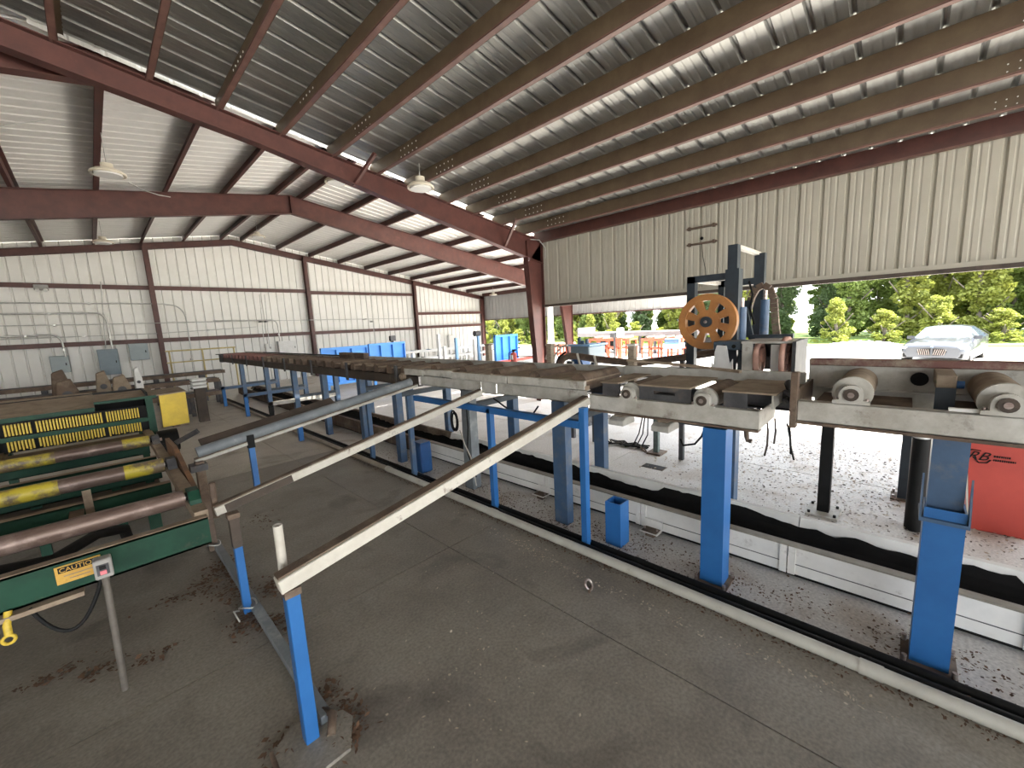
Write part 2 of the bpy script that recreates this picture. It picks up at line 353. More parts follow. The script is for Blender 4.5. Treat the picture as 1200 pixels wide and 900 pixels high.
# ------------------------------------------------------------------ rigid frames (tapered I sections)
def isection(mb_web, mb_fl, top, bot, y, fw=.16, tw=.01, tf=.012):
    """web between two polylines of (x,z); flanges follow them"""
    n = len(top)
    for i in range(n-1):
        poly = [top[i], top[i+1], bot[i+1], bot[i]]
        mb_web.prism(poly, 'Y', y-tw/2, y+tw/2)
        for a, b in ((top[i],top[i+1]), (bot[i],bot[i+1])):
            mb_fl.beam((a[0],y,a[1]), (b[0],y,b[1]), fw, tf, (0,0,1) if abs(b[0]-a[0]) > abs(b[1]-a[1]) else (1,0,0))
def frame(name, label, y, top, bot, cols, stiff=(), group=None):
    root = thing(name, (0,y,0), label, 'steel frame', kind='structure')
    w1, f1 = MB(), MB(); isection(w1, f1, top, bot, y)
    r = w1.build('rafter', 'oxide', root); f1.build('rafter_flange', 'oxide', r)
    for (tl, bl) in cols:
        w2, f2 = MB(), MB(); isection(w2, f2, tl, bl, y)
        c = w2.build('column', 'oxide', root); f2.build('column_flange', 'oxide', c)
    for (a, b) in stiff:
        MB().beam((a[0],y,a[1]), (b[0],y,b[1]), .15, .014, (1,0,0)).build('stiffener_plate', 'oxide', root)
    return root
F1 = 6.78
f1 = frame('steel_frame', 'dark red rafter and tapered column carrying the near roof', F1,
    [(8.2,znear(8.2)), (2.0,znear(2.0)), (-4.0,znear(-4.0)), (-11.0,znear(-11.0))],
    [(8.2,znear(8.2)-.52), (2.0,znear(2.0)-.25), (-4.0,znear(-4)-.28), (-11.0,znear(-11)-.50)],
    [([(8.18,3.98),(8.18,0)], [(7.62,3.40),(7.90,0)])],
    [((7.62,3.98),(7.62,3.40)), ((7.62,3.32),(8.18,3.32))])
MB().tube([(8.24,F1-.1,3.6),(8.2,F1-.14,3.85),(8.0,F1-.12,4.02),(7.7,F1-.1,4.0)],.012,6).build('conduit_loop','conduit',f1)
for a, b in (((6.9,F1,3.75),(6.75,F1-.55,4.25)), ((3.4,F1,4.42),(3.5,F1-.6,4.75))):
    MB().beam(a,b,.05,.05).build('flange_brace','oxide',f1)
# ------------------------------------------------------------------ the far shed
XR, ZR, SF, YG = 4.64, 6.05, .152, 20.6
XE, XW = 18.6, -9.32
def zfar(x): return ZR - SF*abs(x-XR)
def far_top(): return [(XE-.05,zfar(XE)), (XR,ZR), (XW,zfar(XW))]
def far_bot(de, dr): return [(XE-.05,zfar(XE)-de), (XR,ZR-dr), (XW,zfar(XW)-de)]
farcol = [([(XE-.05,zfar(XE)),(XE-.05,0)], [(XE-1.05,zfar(XE)-.75),(XE-.42,0)])]
for y, lb in ((7.12,'dark red end rafter of the wide shed above the near roof'), (13.33,'dusty red rafter across the middle of the wide shed')):
    top = far_top(); bot = far_bot(.75, .50) if y > 10 else far_bot(.5, .28)
    fr = frame('steel_frame', lb, y, top, bot, farcol if y > 10 else [], [((XR,ZR),(XR,ZR-.50))] if y > 10 else [])
gfr = frame('steel_frame', 'thin dark red rafter along the top of the end wall', YG-.12, far_top(), far_bot(.22,.22), [([(XE-.05,zfar(XE)),(XE-.05,0)], [(XE-.30,zfar(XE)),(XE-.30,0)])])
ce2 = thing('ceiling', (0,0,0), 'ribbed white-lit metal roof of the wide shed', 'ceiling', kind='structure')
for xa, xb in ((XR, XE+.35), (XW-.3, XR)):
    first = None
    for i in range(16):
        y = YG+.3-(i+1)*.9144
        if first is None:
            first = roof_panel_mesh(xa, xb, zfar, .205).build('roof_panel', 'whiteroof', ce2); first.location = (0,y,0)
        else: linked(first, ce2, (0,y,0))
x = XR+.35
while x < XE-.6:
    zpurlin(x, zfar(x), .20, 6.9, YG, ce2, 'oxide', 'oxide'); x += 1.36
x = XR-.35
while x > XW+.5:
    zpurlin(x, zfar(x), .20, 6.9, YG, ce2, 'oxide', 'oxide'); x -= 1.24
zpurlin(XE, zfar(XE)-.02, .22, 6.9, YG, ce2, 'oxide', 'oxide', .09, 'eave_strut')

# unseen sheeting added to keep the sun out between the two roofs
wg = thing('wall_sunstop', (0,0,0), 'added white ribbed sheeting keeping sun out between the two roofs', 'wall', kind='structure')
x = 8.23
while x > .5:
    x -= .9144; mb = MB()
    vs = [(x+p, 7.02+q*.4, znear(x+p)+.21) for p,q in rpanel()] + [(x+p, 7.02+q*.4, zfar(x+p)+.19) for p,q in rpanel()]
    n = len(vs)//2; mb.add(vs, [(i,i+1,n+i+1,n+i) for i in range(n-1)]).build('wall_panel', 'white_sheet', wg)
# closed side wall on the other long side
wl = thing('wall_left', (0,0,0), 'white ribbed metal wall closing the other long side', 'wall', kind='structure')
wall_sheet_x(XW-.05, 0, 4.1, 'white_sheet', wl, -4, YG)
# end wall of the far shed
wf = thing('wall_far', (0,0,0), 'white ribbed metal end wall of the wide shed', 'wall', kind='structure')
pr = rpanel(3, h=.05, minor=.0); npf = len(pr); x = XE+.02
while x > XW+.2:
    x -= .9144; mb = MB()
    vs = [(x+p, YG+q, -.05) for p,q in pr] + [(x+p, YG+q, zfar(x+p)+.2) for p,q in pr]
    mb.add(vs, [(i,i+1,npf+i+1,npf+i) for i in range(npf-1)]).build('wall_panel', 'white_sheet', wf)
cols = [-3.7, 1.85, 7.40, 13.2]
wfr = thing('end_framing', (0,0,0), 'dark red columns and girts behind the end wall sheets', 'framing', kind='structure')  # framing of the end wall, kept apart from its sheets
for c in cols:
    p = MB().box(c-.005, c+.005, YG-.34, YG-.12, 0, zfar(c)-.05).build('wall_column', 'oxide', wfr)
    MB().box(c-.075, c+.075, YG-.346, YG-.334, 0, zfar(c)-.05).box(c-.075,c+.075,YG-.13,YG-.12,0,zfar(c)-.05).build('column_flange','oxide',p)
ce_ = [XW]+cols+[XE-.3]
for j in range(len(ce_)-1):
    a, b = ce_[j]+.08, ce_[j+1]-.08
    hs = (2.13, 4.08) if j < 4 else (2.16, 2.95)
    if j == 3: hs = (2.13, 4.02)
    for h in hs:
        if h > zfar(a)-.3 and h > zfar(b)-.3: continue
        MB().box(a, b, YG-.20, YG-.012, h-.004, h+.004).box(a, b, YG-.205, YG-.195, h-.15, h+.004).build('girt', 'oxide', wfr)
# eave wall of the far shed, hanging above its own opening
wr2 = thing('wall_right_far', (0,0,0), 'white ribbed sheet hanging above the far opening', 'wall', kind='structure')
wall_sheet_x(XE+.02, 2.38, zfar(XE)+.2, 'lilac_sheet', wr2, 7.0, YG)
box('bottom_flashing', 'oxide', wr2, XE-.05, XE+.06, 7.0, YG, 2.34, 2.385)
# ------------------------------------------------------------------ roller conveyors
def channel(mb, x, y0, y1, z0, z1, fl, t=.008):      # C channel along Y, web on plane x, flanges towards +fl
    mb.box(min(x,x+math.copysign(t,fl)), max(x,x+math.copysign(t,fl)), y0, y1, z0, z1)
    for z in (z0, z1-t): mb.box(min(x,x+fl), max(x,x+fl), y0, y1, z, z+t)
    return mb
def roller(parent, y, z, r, x0, x1, m='rust', bearing=True, shaft=.022):
    ro = MB().cyl((x0,y,z), (x1,y,z), r, 24).build('roller', m, parent)
    MB().cyl((x0-.09,y,z), (x1+.05,y,z), shaft*.75, 12).build('shaft', 'steel', ro)
    MB().cyl((x0-.004,y,z), (x0+.03,y,z), r+.004, 24).build('end_ring', 'grey', ro)
    if bearing:
        zb = z-.055
        poly = [(y-.085,zb),(y+.085,zb),(y+.085,zb+.018),(y+.055,zb+.024)]
        poly += [(y+.055*math.cos(t), z+.055*math.sin(t)) for t in [math.pi*i/10 for i in range(11)]] + [(y-.055,zb+.024),(y-.085,zb+.018)]
        be = MB().prism(poly, 'X', x0-.075, x0-.025).build('bearing_block', 'grey', parent)
        MB().cyl((x0-.086,y,z), (x0-.074,y,z), .036, 16).build('bearing_seal', 'rustdk', be)
        for s in (-1,1): MB().cyl((x0-.05,y+s*.07,zb+.015), (x0-.05,y+s*.07,zb+.034), .009, 6).build('bolt', 'steel', be)
    return ro
XF, XB = 3.0, 3.65                                   # front and back of the conveyors

# right-hand conveyor with the tall back board
rc = thing('roller_conveyor', (3.3,-1.0,0), 'grey roller conveyor with tall timber back board beside red panel', 'conveyor')
e0, e1 = -2.6, .46
channel(MB(), XF, e0, e1, 1.318, 1.445, .06).build('front_rail', 'grey', rc, .003)
box('rail_lip', 'rust', rc, XF-.012, XF+.06, e0, e1, 1.300, 1.317)
channel(MB(), XB, e0, e1, 1.318, 1.445, -.06).build('back_rail', 'grey', rc)
for i, y in enumerate((.21,-.37,-.95,-1.53,-2.11)): roller(rc, y, 1.50, .092, 3.08, 3.60, 'rustlt')
for a, b, c in ((.40,-.05,0),(-.20,-.60,1),(-.78,-1.2,0)):
    box('bed_plate', 'rust', rc, XF+.10, 3.60, b, a, 1.395, 1.41)
bb = MB().box(3.63,3.66,e0,.50,1.36,1.60).build('back_board', 'grey', rc)
box('board_cap', 'rustred', bb, 3.615,3.70,e0,.50,1.60,1.648, bevel=.006)
MB().cyl((3.60,-.075,1.53),(3.625,-.075,1.53),.042,18).build('shaft_hole', 'black', bb)
br = MB().box(3.28,3.62,-.215,-.135,1.52,1.60).build('stop_bracket', 'rustlt', rc, .004)
MB().box(3.27,3.285,-.215,-.135,1.36,1.53).box(3.285,3.40,-.205,-.195,1.36,1.53).build('bracket_web', 'bluedk', br)
MB().cyl((3.36,-.25,1.54),(3.36,-.215,1.54),.022,12).build('bolt', 'blue', br)
box('loose_flat_bar', 'white', rc, 3.03,3.06,-.33,-.18,1.446,1.462)
# joint plate between the two conveyors
ep = MB().box(2.985,3.05,.465,.50,1.27,1.62).box(3.05,3.62,.47,.485,1.30,1.50).build('end_plate', 'rust', rc)
MB().tube([(3.04,.50,1.5),(3.1,.53,1.54),(3.18,.55,1.52),(3.25,.54,1.44),(3.2,.56,1.40)],.02,8).tube([(3.1,.50,1.45),(3.14,.55,1.47),(3.22,.57,1.43)],.016,8).build('hose_bundle', 'greydk', ep)
MB().tube([(3.02,.50,1.28),(3.01,.49,1.15),(3.03,.47,1.05)],.006,5).build('loose_wire','black',ep)
MB().tube([(3.05,.52,1.28),(3.06,.50,1.18),(3.04,.49,1.08)],.006,5).build('loose_wire','black',ep)

# middle conveyor, rollers between raised plates
mc = thing('roller_conveyor', (3.3,1.35,0), 'short roller conveyor with raised steel plates in front of the bandmill', 'conveyor')
channel(MB(), XF, .67, 1.99, 1.222, 1.352, .07).box(XF,3.45,.665,.675,1.222,1.352).build('front_rail', 'grey', mc, .003)
box('rail_lip', 'rust', mc, XF-.008, XF+.07, .67, 1.99, 1.206, 1.221)
channel(MB(), XB, .60, 2.0, 1.25, 1.36, -.07).build('back_rail', 'greydk', mc)
fb = MB().box(3.655,3.70,.52,2.0,1.44,1.535).build('back_fence', 'grey', mc)
MB().box(3.64,3.655,.52,2.0,1.435,1.452).build('fence_lip','rustlt',fb)
for y in (1.03,1.62): roller(mc, y, 1.39, .08, 3.06, 3.60, 'rust')
for a, b in ((1.88,1.71),(1.53,1.12),(.90,.575)):
    p = box('bed_plate', 'rustlt', mc, XF+.005, 3.62, b, a, 1.462, 1.474)
    sk = MB()
    if b > 1.6: sk.box(XF+.03,XF+.04,b,a-.01,1.352,1.462)
    elif b > 1: sk.box(XF+.03,XF+.04,b,b+.12,1.352,1.462).box(XF+.03,XF+.04,b+.12,a-.12,1.352,1.40).box(XF+.03,XF+.04,b+.12,a-.12,1.425,1.462).box(XF+.03,XF+.04,a-.12,a,1.352,1.462)
    else:
        sk.box(XF+.04,XF+.05,a-.15,a,1.352,1.462)
        box('plate_web','greydk',p,XF+.30,XF+.31,b,a,1.352,1.462); box('plate_end','grey',p,XF+.02,XF+.29,b+.02,b+.03,1.37,1.462)
    sk.build('plate_skirt', 'greydk', p)
for y in (1.80,1.40):                                 # gear motors hanging underneath
    q = MB().box(3.17,3.28,y-.045,y+.045,1.13,1.30).build('gear_motor', 'rustlt', mc, .012)
    MB().prism([(3.12,1.07),(3.33,1.07),(3.33,1.115),(3.28,1.14),(3.17,1.14),(3.12,1.115)],'Y',y-.075,y+.075).build('motor_foot', 'grey', q, .006)
MB().tube([(3.2,1.05,1.22),(3.15,1.08,1.08),(3.12,1.12,1.02),(3.1,1.2,1.0),(3.15,1.24,1.03)],.008,6).build('cable','black',mc)
MB().tube([(3.3,1.02,1.22),(3.28,1.0,1.08),(3.26,1.04,1.0)],.008,6).build('cable','black',mc)
for pts in (((874,500),(875,512),(876,516),(881,517)),):
    MB().tube([onX(a,b,3.55) for a,b in pts],.018,8).build('drain_elbow','rust',mc)
for pts in (((899,492),(900,505),(899,522),(896,534)),((908,490),(909,505),(907,520))):
    MB().tube([onX(a,b,3.5) for a,b in pts],.007,6).build('loose_wire','rustdk',mc)
MB().beam((3.70,1.30,1.55),(3.62,1.95,1.60),.05,.02).beam((3.62,.95,1.53),(3.78,1.62,1.56),.04,.02).build('loose_slat','rustlt',mc)

# blue square posts of those two conveyors
def post(name, label, x, y, w, z1, m, wall=.008, hollow=True, d=None, group=None, base=None, z0=0.0):
    d = d or w
    root = thing(name, (x+d/2,y,z0), label, 'post', group)
    mb = MB()
    if hollow:
        t = wall
        mb.box(x,x+t,y-w/2,y+w/2,z0,z1).box(x+d-t,x+d,y-w/2,y+w/2,z0,z1).box(x+t,x+d-t,y-w/2,y-w/2+t,z0,z1).box(x+t,x+d-t,y+w/2-t,y+w/2,z0,z1)
    else: mb.box(x,x+d,y-w/2,y+w/2,z0,z1)
    mb.build('tube', m, root)
    if base:
        MB().box(x-base,x+d+base,y-w/2-base,y+w/2+base,z0,z0+.014).build('base_plate', 'rust', root)
        for i in (-1,1):
            for j in (-1,1): MB().cyl((x+d/2+i*(d/2+base*.6),y+j*(w/2+base*.6),z0+.014),(x+d/2+i*(d/2+base*.6),y+j*(w/2+base*.6),z0+.05),.012,8).build('anchor_bolt','steel',root)
    return root
post('support_post', 'bright blue square hollow post under the short plated conveyor', 2.97, .935, .155, 1.20, 'blue', base=.035)
post('support_post', 'worn blue post close behind the bright blue square post', 3.95, 1.12, .12, 1.24, 'bluewn', hollow=False)
rp = post('support_post', 'thick blue post with an open bracket box, foot by the floor pipe', 2.97, -.205, .155, .93, 'blue', base=.035)
MB().box(2.95,3.16,-.295,-.11,.855,.875).build('bracket_shelf','bluewn',rp)
for y_ in (-.295,-.118): MB().prism([(2.95,.875),(3.02,.875),(3.02,1.10),(2.95,.90)],'Y',y_,y_+.008).build('gusset','bluewn',rp)
box('upper_tube','bluewn',rp,3.02,3.155,-.27,-.135,.87,1.298)
bk = post('support_post', 'slim black post on a bolted plate beneath the rail joint', 4.78, .485, .095, 1.28, 'black', hollow=False, base=None)
MB().box(4.66,4.98,.36,.61,0,.022).build('base_plate','grey',bk)
for i in (-1,1):
    for j in (-1,1): MB().cyl((4.82+i*.12,.485+j*.10,.02),(4.82+i*.12,.485+j*.10,.045),.012,8).build('anchor_bolt','black',bk)
box('cap_plate','black',bk,4.62,5.05,.10,.86,1.27,1.30)
post('support_post', 'dark steel post between the blue post and the gravel', 5.62, -.10, .13, 1.30, 'bluedk', hollow=False, base=.05)
pv = thing('drain_pipe', (4.9,-.15,0), 'short white plastic pipe hanging behind the thick blue post', 'pipe')
MB().cyl((4.9,-.15,.85),(4.9,-.15,1.32),.055,16).build('pipe','white',pv)
MB().cyl((4.9,-.15,0),(4.9,-.15,.85),.06,14).build('lower_pipe','black',pv)
MB().cyl((4.9,-.15,1.0),(4.9,-.15,1.05),.062,16).build('collar','white',pv)

# long conveyor running to the end wall
lc = thing('roller_conveyor', (3.3,9.2,0), 'very long dusty roller conveyor running back to the end wall', 'conveyor')
# near wooden-looking decked part
def irregular(mb, x, ys, z0, z1, t=.03):
    for i in range(len(ys)-1):
        dz = random.uniform(-.012,.012)
        mb.box(x+random.uniform(-.008,.008), x+t, ys[i]+.004, ys[i+1]-.004, z0+dz, z1+dz*.3)
for i, (a, b) in enumerate(((2.0,2.95),(2.96,3.9),(3.91,4.5),(4.51,4.95))):
    dz = (0,-.004,.004,-.006)[i]
    box('face_board', 'grey', lc, XF-.06, XF-.02, a, b, 1.395+dz, 1.475+dz, bevel=.005)
for a, b, z0 in ((2.0,3.15,1.262),(3.17,3.40,1.25),(3.42,4.62,1.26)):
    channel(MB(), XF-.02, a, b, z0, 1.392, .06).build('front_rail', 'grey', lc)
box('broken_rail_end', 'rustlt', lc, XF-.05, XF+.02, 1.995, 2.22, 1.395, 1.43)
for i in range(10):
    a = 2.0+.30*i
    box('deck_plate', 'rustlt', lc, XF-.04, 3.60, a+.01, a+.29, 1.465, 1.478+random.uniform(-.003,.004))
for y in (2.10,2.62,3.18,3.74,4.32): MB().cyl((3.0,y,1.452),(3.60,y,1.452),.082,22).build('roller','rust',lc)
MB().box(3.655,3.70,2.01,16.4,1.43,1.53).build('back_fence', 'grey', lc)
box('back_rail', 'greydk', lc, 3.60, 3.65, 2.04, 16.4, 1.25, 1.40)
MB().cyl((2.92,5.0,1.36),(3.02,5.0,1.36),.05,14).cyl((2.90,5.0,1.36),(2.93,5.0,1.36),.028,10).build('take_up_bearing','rustlt',lc)
# far open-roller part
channel(MB(), XF-.03, 4.66, 16.6, 1.235, 1.375, .07).build('side_rail', 'rustdk', lc)
for j in range(7):
    y = 5.2+1.62*j
    box('rail_clip', 'greydk', lc, XF-.055, XF-.03, y-.03, y+.03, 1.20, 1.50)
yy = 5.05; k = 0
while yy < 16.3:
    rm = ('rust','rust','rust','pinkroll','pinkroll')[min(4,int((yy-5)/2.4))]
    MB().cyl((2.99,yy,1.425),(3.60,yy,1.425),.078,16).build('roller', rm, lc)
    if yy < 7.2: box('deck_strip','rustlt',lc,2.98,3.60,yy+.10,yy+.30,1.455,1.465)
    yy += .40; k += 1
box('tail_plate', 'black', lc, 2.96, 3.62, 16.5, 17.3, 1.462, 1.48)
box('tail_bracket', 'greydk', lc, 2.95, 3.05, 16.3, 16.75, 1.22, 1.46)
box('guide_bar', 'black', lc, 3.52, 3.56, 7.8, 13.8, 1.53, 1.55)
box('hopper_plate', 'rust', lc, 3.52, 3.62, 7.3, 8.4, 1.48, 1.60)
# supports of the long conveyor: pairs of posts with cross bars
for i, (y, m, w) in enumerate(((2.37,'bluewn',.155),(3.80,'bluewn',.155),(5.45,'bluewn',.12),(6.6,'bluewn',.12),(8.2,'bluewn',.12),(9.9,'bluewn',.12),(12.0,'bluewn',.12),(14.5,'bluewn',.12))):
    st = thing('support_stand', (3.4,y,0), ('worn blue stand of two posts, first one after the short plated conveyor',
        'grey-blue stand of two posts with coiled black hoses hung on it', 'blue stand of two posts straddling the belt trough, beside the stub tank',
        'blue stand of two posts behind the thick grey arm', 'blue stand of two posts, middle of the long conveyor',
        'blue stand holding a pale cross bar over the trough', 'blue stand with low blue crossbar over the trough near the end wall', 'blue stand under the tail end of the long conveyor')[i], 'stand')
    fx, bx = 3.03, 3.95
    if i == 1: MB().prism([(fx,0),(fx+.13,0),(fx+.13,1.25),(fx+.02,1.25)],'Y',y-w/2,y+w/2).build('post','greyblue',st)
    else: box('post', m, st, fx, fx+.10, y-w/2, y+w/2, 0, 1.248 if i < 2 else 1.232)
    oy = .13 if i < 2 else 0
    box('post', m, st, bx, bx+.10, y+oy-w*.42, y+oy+w*.42, 0, 1.25 if i < 2 else 1.232)
    box('cross_bar', 'bluedk', st, fx+.10, bx, y-.035, y+.035, 1.00 if i < 4 else .55, 1.07 if i < 4 else .64)
    if i >= 4:
        box('outrigger', 'bluewn' if i != 5 else 'grey', st, 2.50, bx, y-.04, y+.04, .50, .58)
        box('outrigger_leg', 'blue' if i != 5 else 'black', st, 2.50, 2.58, y-.04, y+.04, 0, .58)
    if i == 1:
        for r, dx in ((.10,0),(.085,.03),(.11,.05)):
            c = onX(534,492,2.98); pts = [(2.97+dx*.4, c.y+dx+r*.55*math.sin(t), c.z-.02+r*1.15*math.cos(t)) for t in [2*math.pi*j/20 for j in range(21)]]
            MB().tube(pts,.010,6).build('hose_coil','black',st)
        MB().tube([(3.0,3.72,1.2),(2.99,3.70,.8),(2.98,3.73,.5),(3.0,3.62,.2)],.009,6).build('hose','black',st)
        MB().tube([(3.2,3.45,1.15),(3.25,3.2,1.0),(3.3,2.95,.98),(3.3,2.85,1.1)],.010,6).build('hose','black',st)
        MB().tube([(2.99,3.86,.75),(2.96,3.75,.6),(2.97,3.66,.45),(2.98,3.6,.1)],.008,6).build('hose','grey',st)

# ------------------------------------------------------------------ three sloping transfer arms on blue trestles
def arm(y, label, zl, zh, x0, m1, m2, w=.06, h=.062):
    a = thing('transfer_arm', (x0,y,0), label, 'arm')
    box_ = MB().beam((x0,y,zl),(2.98,y,zh),w,h).build('bar', m1, a, .004)
    MB().beam((x0,y+.012,zl+h/2+.004),(2.98,y+.012,zh+h/2+.004),w*.9,.010).build('wear_strip', m2, a)
    return a
arm1 = arm(2.0, 'white-worn sloping steel arm, lowest of three, nearest the short plated conveyor', .865, 1.30, .44, 'paleworn', 'rust', .07, .07)
arm2 = arm(3.42, 'pale sloping steel arm between the other two arms', .80, 1.255, .44, 'paleworn', 'rust')
arm3 = arm(4.70, 'grey round-backed sloping arm farthest along the long conveyor', .88, 1.25, .52, 'grey', 'rust', .05, .03)
MB().cyl((.55,4.74,.945),(2.9,4.74,1.30),.055,16).build('round_tube','greyblue',arm3)
MB().beam((.60,4.84,1.00),(1.9,4.84,1.20),.15,.02,(0,-.5,1)).build('cover_plate','rustdk',arm3)
hz = onY(282,582,4.69).z
box('arm_hanger','black',arm3,.95,1.01,4.66,4.72,.90,1.03); box('hanger_leg','blue',arm3,.955,1.005,4.665,4.715,hz,.90)
MB().beam((.50,3.388,.811),(.95,3.388,.8915),.006,.056).build('rust_patch','rustdk',arm2)
def trestle(y, label, x, z, m, w=.075, top=None):
    t = thing('trestle_post', (x,y,0), label, 'post')
    box('leg', m, t, x-w/2, x+w/2, y-w/2, y+w/2, 0, z, bevel=.004)
    if top: MB().box(x-.036,x+.036,y-.036,y+.036,z,z+.035).build('weld_cap','rust',t)
    return t
t1 = trestle(2.0, 'blue square leg under the lowest arm with a broken concrete footing', .49, .80, 'blue', .062, True)
MB().prism([(.34,1.80),(.60,1.80),(.68,1.95),(.64,2.10),(.45,2.14),(.33,2.06)],'Z',.0,.018).build('footing_patch','conc',t1)
pts_ = [(.27,1.70),(.64,1.72),(.78,1.95),(.72,2.17)]
MB().tube([(.56,1.93,.02),(.60,2.0,.06),(.585,2.07,.045),(.53,2.07,.02)],.022,6).build('rag','rust',t1)
MB().tube([(.33,2.07,.012),(.325,1.95,.015),(.34,1.79,.012),(.45,1.785,.01)],.012,6).build('broken_edge','rust',t1)
t2 = trestle(3.36, 'blue square leg tied to the floor tube by wire', .53, .74, 'blue', .052, True)
box('upper_leg','rustdk',t2,.501,.559,3.331,3.389,.52,.741)
w2 = [( .53+.055*math.cos(t), 3.33+.055*math.sin(t), .07+.015*math.sin(2*t)) for t in [2*math.pi*j/16 for j in range(33)]]
MB().tube(w2,.006,5).tube([(.47,3.30,.07),(.43,3.24,.12),(.45,3.20,.05)],.006,5).build('tie_wire','conduit',t2)
t3 = trestle(4.66, 'rusty dark leg carrying the round-backed arm beside the green machine', .545, .88, 'rust', .07, None)
MB().box(.47,.60,4.60,4.73,.80,.86).build('clamp','greydk',t3)
w3 = [( .545+.05*math.cos(t), 4.60+.05*math.sin(t), .08+.012*math.sin(2*t)) for t in [2*math.pi*j/16 for j in range(33)]]
MB().tube(w3,.006,5).build('tie_wire','conduit',t3)
for y, x, zz, lb, m in ((2.12,.50,1.10,'short rusty pin standing behind the lowest arm','paleworn'),(3.52,.46,.98,'short rusty pin standing at the end of the middle arm','rust')):
    p = thing('stop_pin', (x,y,.85), lb, 'pin')
    MB().cyl((x,y,zz-.26),(x+.002,y,zz),.021,10,cap=False).build('pipe_stub',m,p); MB().cyl((x,y,zz-.26),(x+.002,y,zz-.01),.015,10).build('dark_bore','black',p)
ft = thing('floor_tube', (.52,3.3,0), 'grey square tube lying on the floor between the trestle legs', 'tube')
MB().beam((.575,2.02,.035),(.575,4.62,.035),.055,.055).build('tube','greyblue',ft,.003)
# thin blue rear trestle under the upper arm ends
rt = thing('rear_trestle', (2.85,3.2,0), 'thin blue frame of slim legs holding the upper ends of the arms', 'frame')
for y in (1.94,3.12,4.72,5.9): 
    z1 = 1.27 if y < 2 else (1.13 if y < 5.5 else 1.05)
    if y in (4.05,): continue
    box('leg','blue' if y < 3.5 else 'bluewn',rt,2.80,2.86,y-.028,y+.028,0,z1)
box('top_bar','blue',rt,2.80,2.86,1.97,4.55,1.085,1.15)
# ------------------------------------------------------------------ belt trough, pipes and stubs on the floor
tr = thing('belt_trough', (3.6,6,0), 'long pale steel trough with black belt lying on the floor', 'conveyor')
y = -3.0; k = 0
while y < 16.8:
    y2 = y+1.18
    m = 'trough' if y2 < 5.6 else 'rust'
    p = MB().box(3.44,3.452,y+.004,y2-.004,.035,.25).box(3.424,3.44,y+.004,y+.05,.035,.25).box(3.424,3.44,y2-.05,y2-.004,.035,.25).build('side_panel', m, tr)
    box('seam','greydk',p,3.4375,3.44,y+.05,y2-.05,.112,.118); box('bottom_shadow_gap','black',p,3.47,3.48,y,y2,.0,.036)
    box('rim', m if y2 > 5.6 else 'greyrim', p, 3.43,3.50,y,y2,.25,.262)
    prof = [(3.56,.10),(3.70,.10),(3.80,.15),(3.86,.22),(3.89,.295),(3.93,.30),(3.93,.0)]
    q = MB().strip(prof[2:], 'Y', y+.003, y2-.003).build('back_panel', m, tr)
    y = y2; k += 1
MB().prism([(3.452,.20),(3.56,.12),(3.72,.105),(3.80,.155),(3.835,.20),(3.842,.19),(3.81,.145),(3.72,.09),(3.55,.105),(3.452,.185)],'Y',-3.0,16.7).build('belt','rubber',tr)
# dark smear edge of the belt on the back panel: torn edge of the rubber, irregular
mb = MB(); y = -3.0; n = 0; vs = []; fs = []
while y < 16.7:
    hw = locals().get('hw', .03); hw = max(.0, min(.075, hw+random.uniform(-.012,.012))); hw = hw if random.random() > .05 else random.uniform(.0,.07); h = hw+random.uniform(-.004,.004)
    h = max(.0, min(.075, h)); t_ = h
    vs += [(3.833,y,.195), (3.828+.75*t_,y,.205+.95*t_)]; n += 1; y += .06
fs = [(2*i,2*i+1,2*i+3,2*i+2) for i in range(n-1)]
mb.add(vs, fs).build('belt_edge','rubber',tr)
for px, py in ((637,588),(765,638)):
    c = onX(px,py,3.40)
    b = MB().box(3.30,3.425,c.y-.085,c.y+.085,.045,.052).box(3.41,3.425,c.y-.085,c.y+.085,.052,.13).build('foot_bracket','trough',tr)
    MB().box(3.31,3.41,c.y-.07,c.y+.07,.052,.056).box(3.33,3.39,c.y-.04,c.y+.04,.0,.045).build('rusty_tray','rust',b)
    for s in (-1,1): MB().cyl((3.36,c.y+s*.06,.056),(3.36,c.y+s*.06,.075),.010,8).build('bolt','steel',b)

pp = thing('floor_pipe', (2.71,3,0), 'long off-white plastic pipe lying along the floor edge', 'pipe')
MB().cyl((2.71,-2.8,.037),(2.71,5.2,.037),.037,20).build('pipe_run','pvc',pp)
MB().cyl((2.71,5.2,.037),(2.71,16.5,.037),.035,14).build('pipe_run','pvcdirty',pp)
for y in (.02,3.02,5.2): MB().cyl((2.71,y-.05,.037),(2.71,y+.05,.037),.0415,20).build('coupling','pvc',pp)
for x, lb, r in ((2.785,'black steel pipe on the floor, touching the off-white pipe',.028),(2.875,'black steel pipe on the floor, beside the belt trough posts',.026)):
    bpipe = thing('floor_pipe', (x,2,0), lb, 'pipe'); 
    yy0 = 1.9 if False else -2.8
    MB().cyl((x,-2.8,r),(x,16,r),r,10).build('pipe_run','black',bpipe)
    for yj in (-1.2,1.45,4.5): MB().cyl((x,yj-.04,r),(x,yj+.04,r),r+.004,10).build('coupling','black',bpipe)
sb = post('stub_post', 'short open-topped blue stub standing on the floor', 2.99, 1.765, .15, .40, 'blue', hollow=True, d=.15, wall=.010)
tk = thing('stub_tank', (3.02,4.86,0), 'squat dark blue box tank beside the blue stand legs', 'tank')
box('body','bluetank',tk,2.955,3.13,4.72,4.93,0,.42, bevel=.012); box('lid','bluetank',tk,2.965,3.12,4.73,4.92,.42,.435)

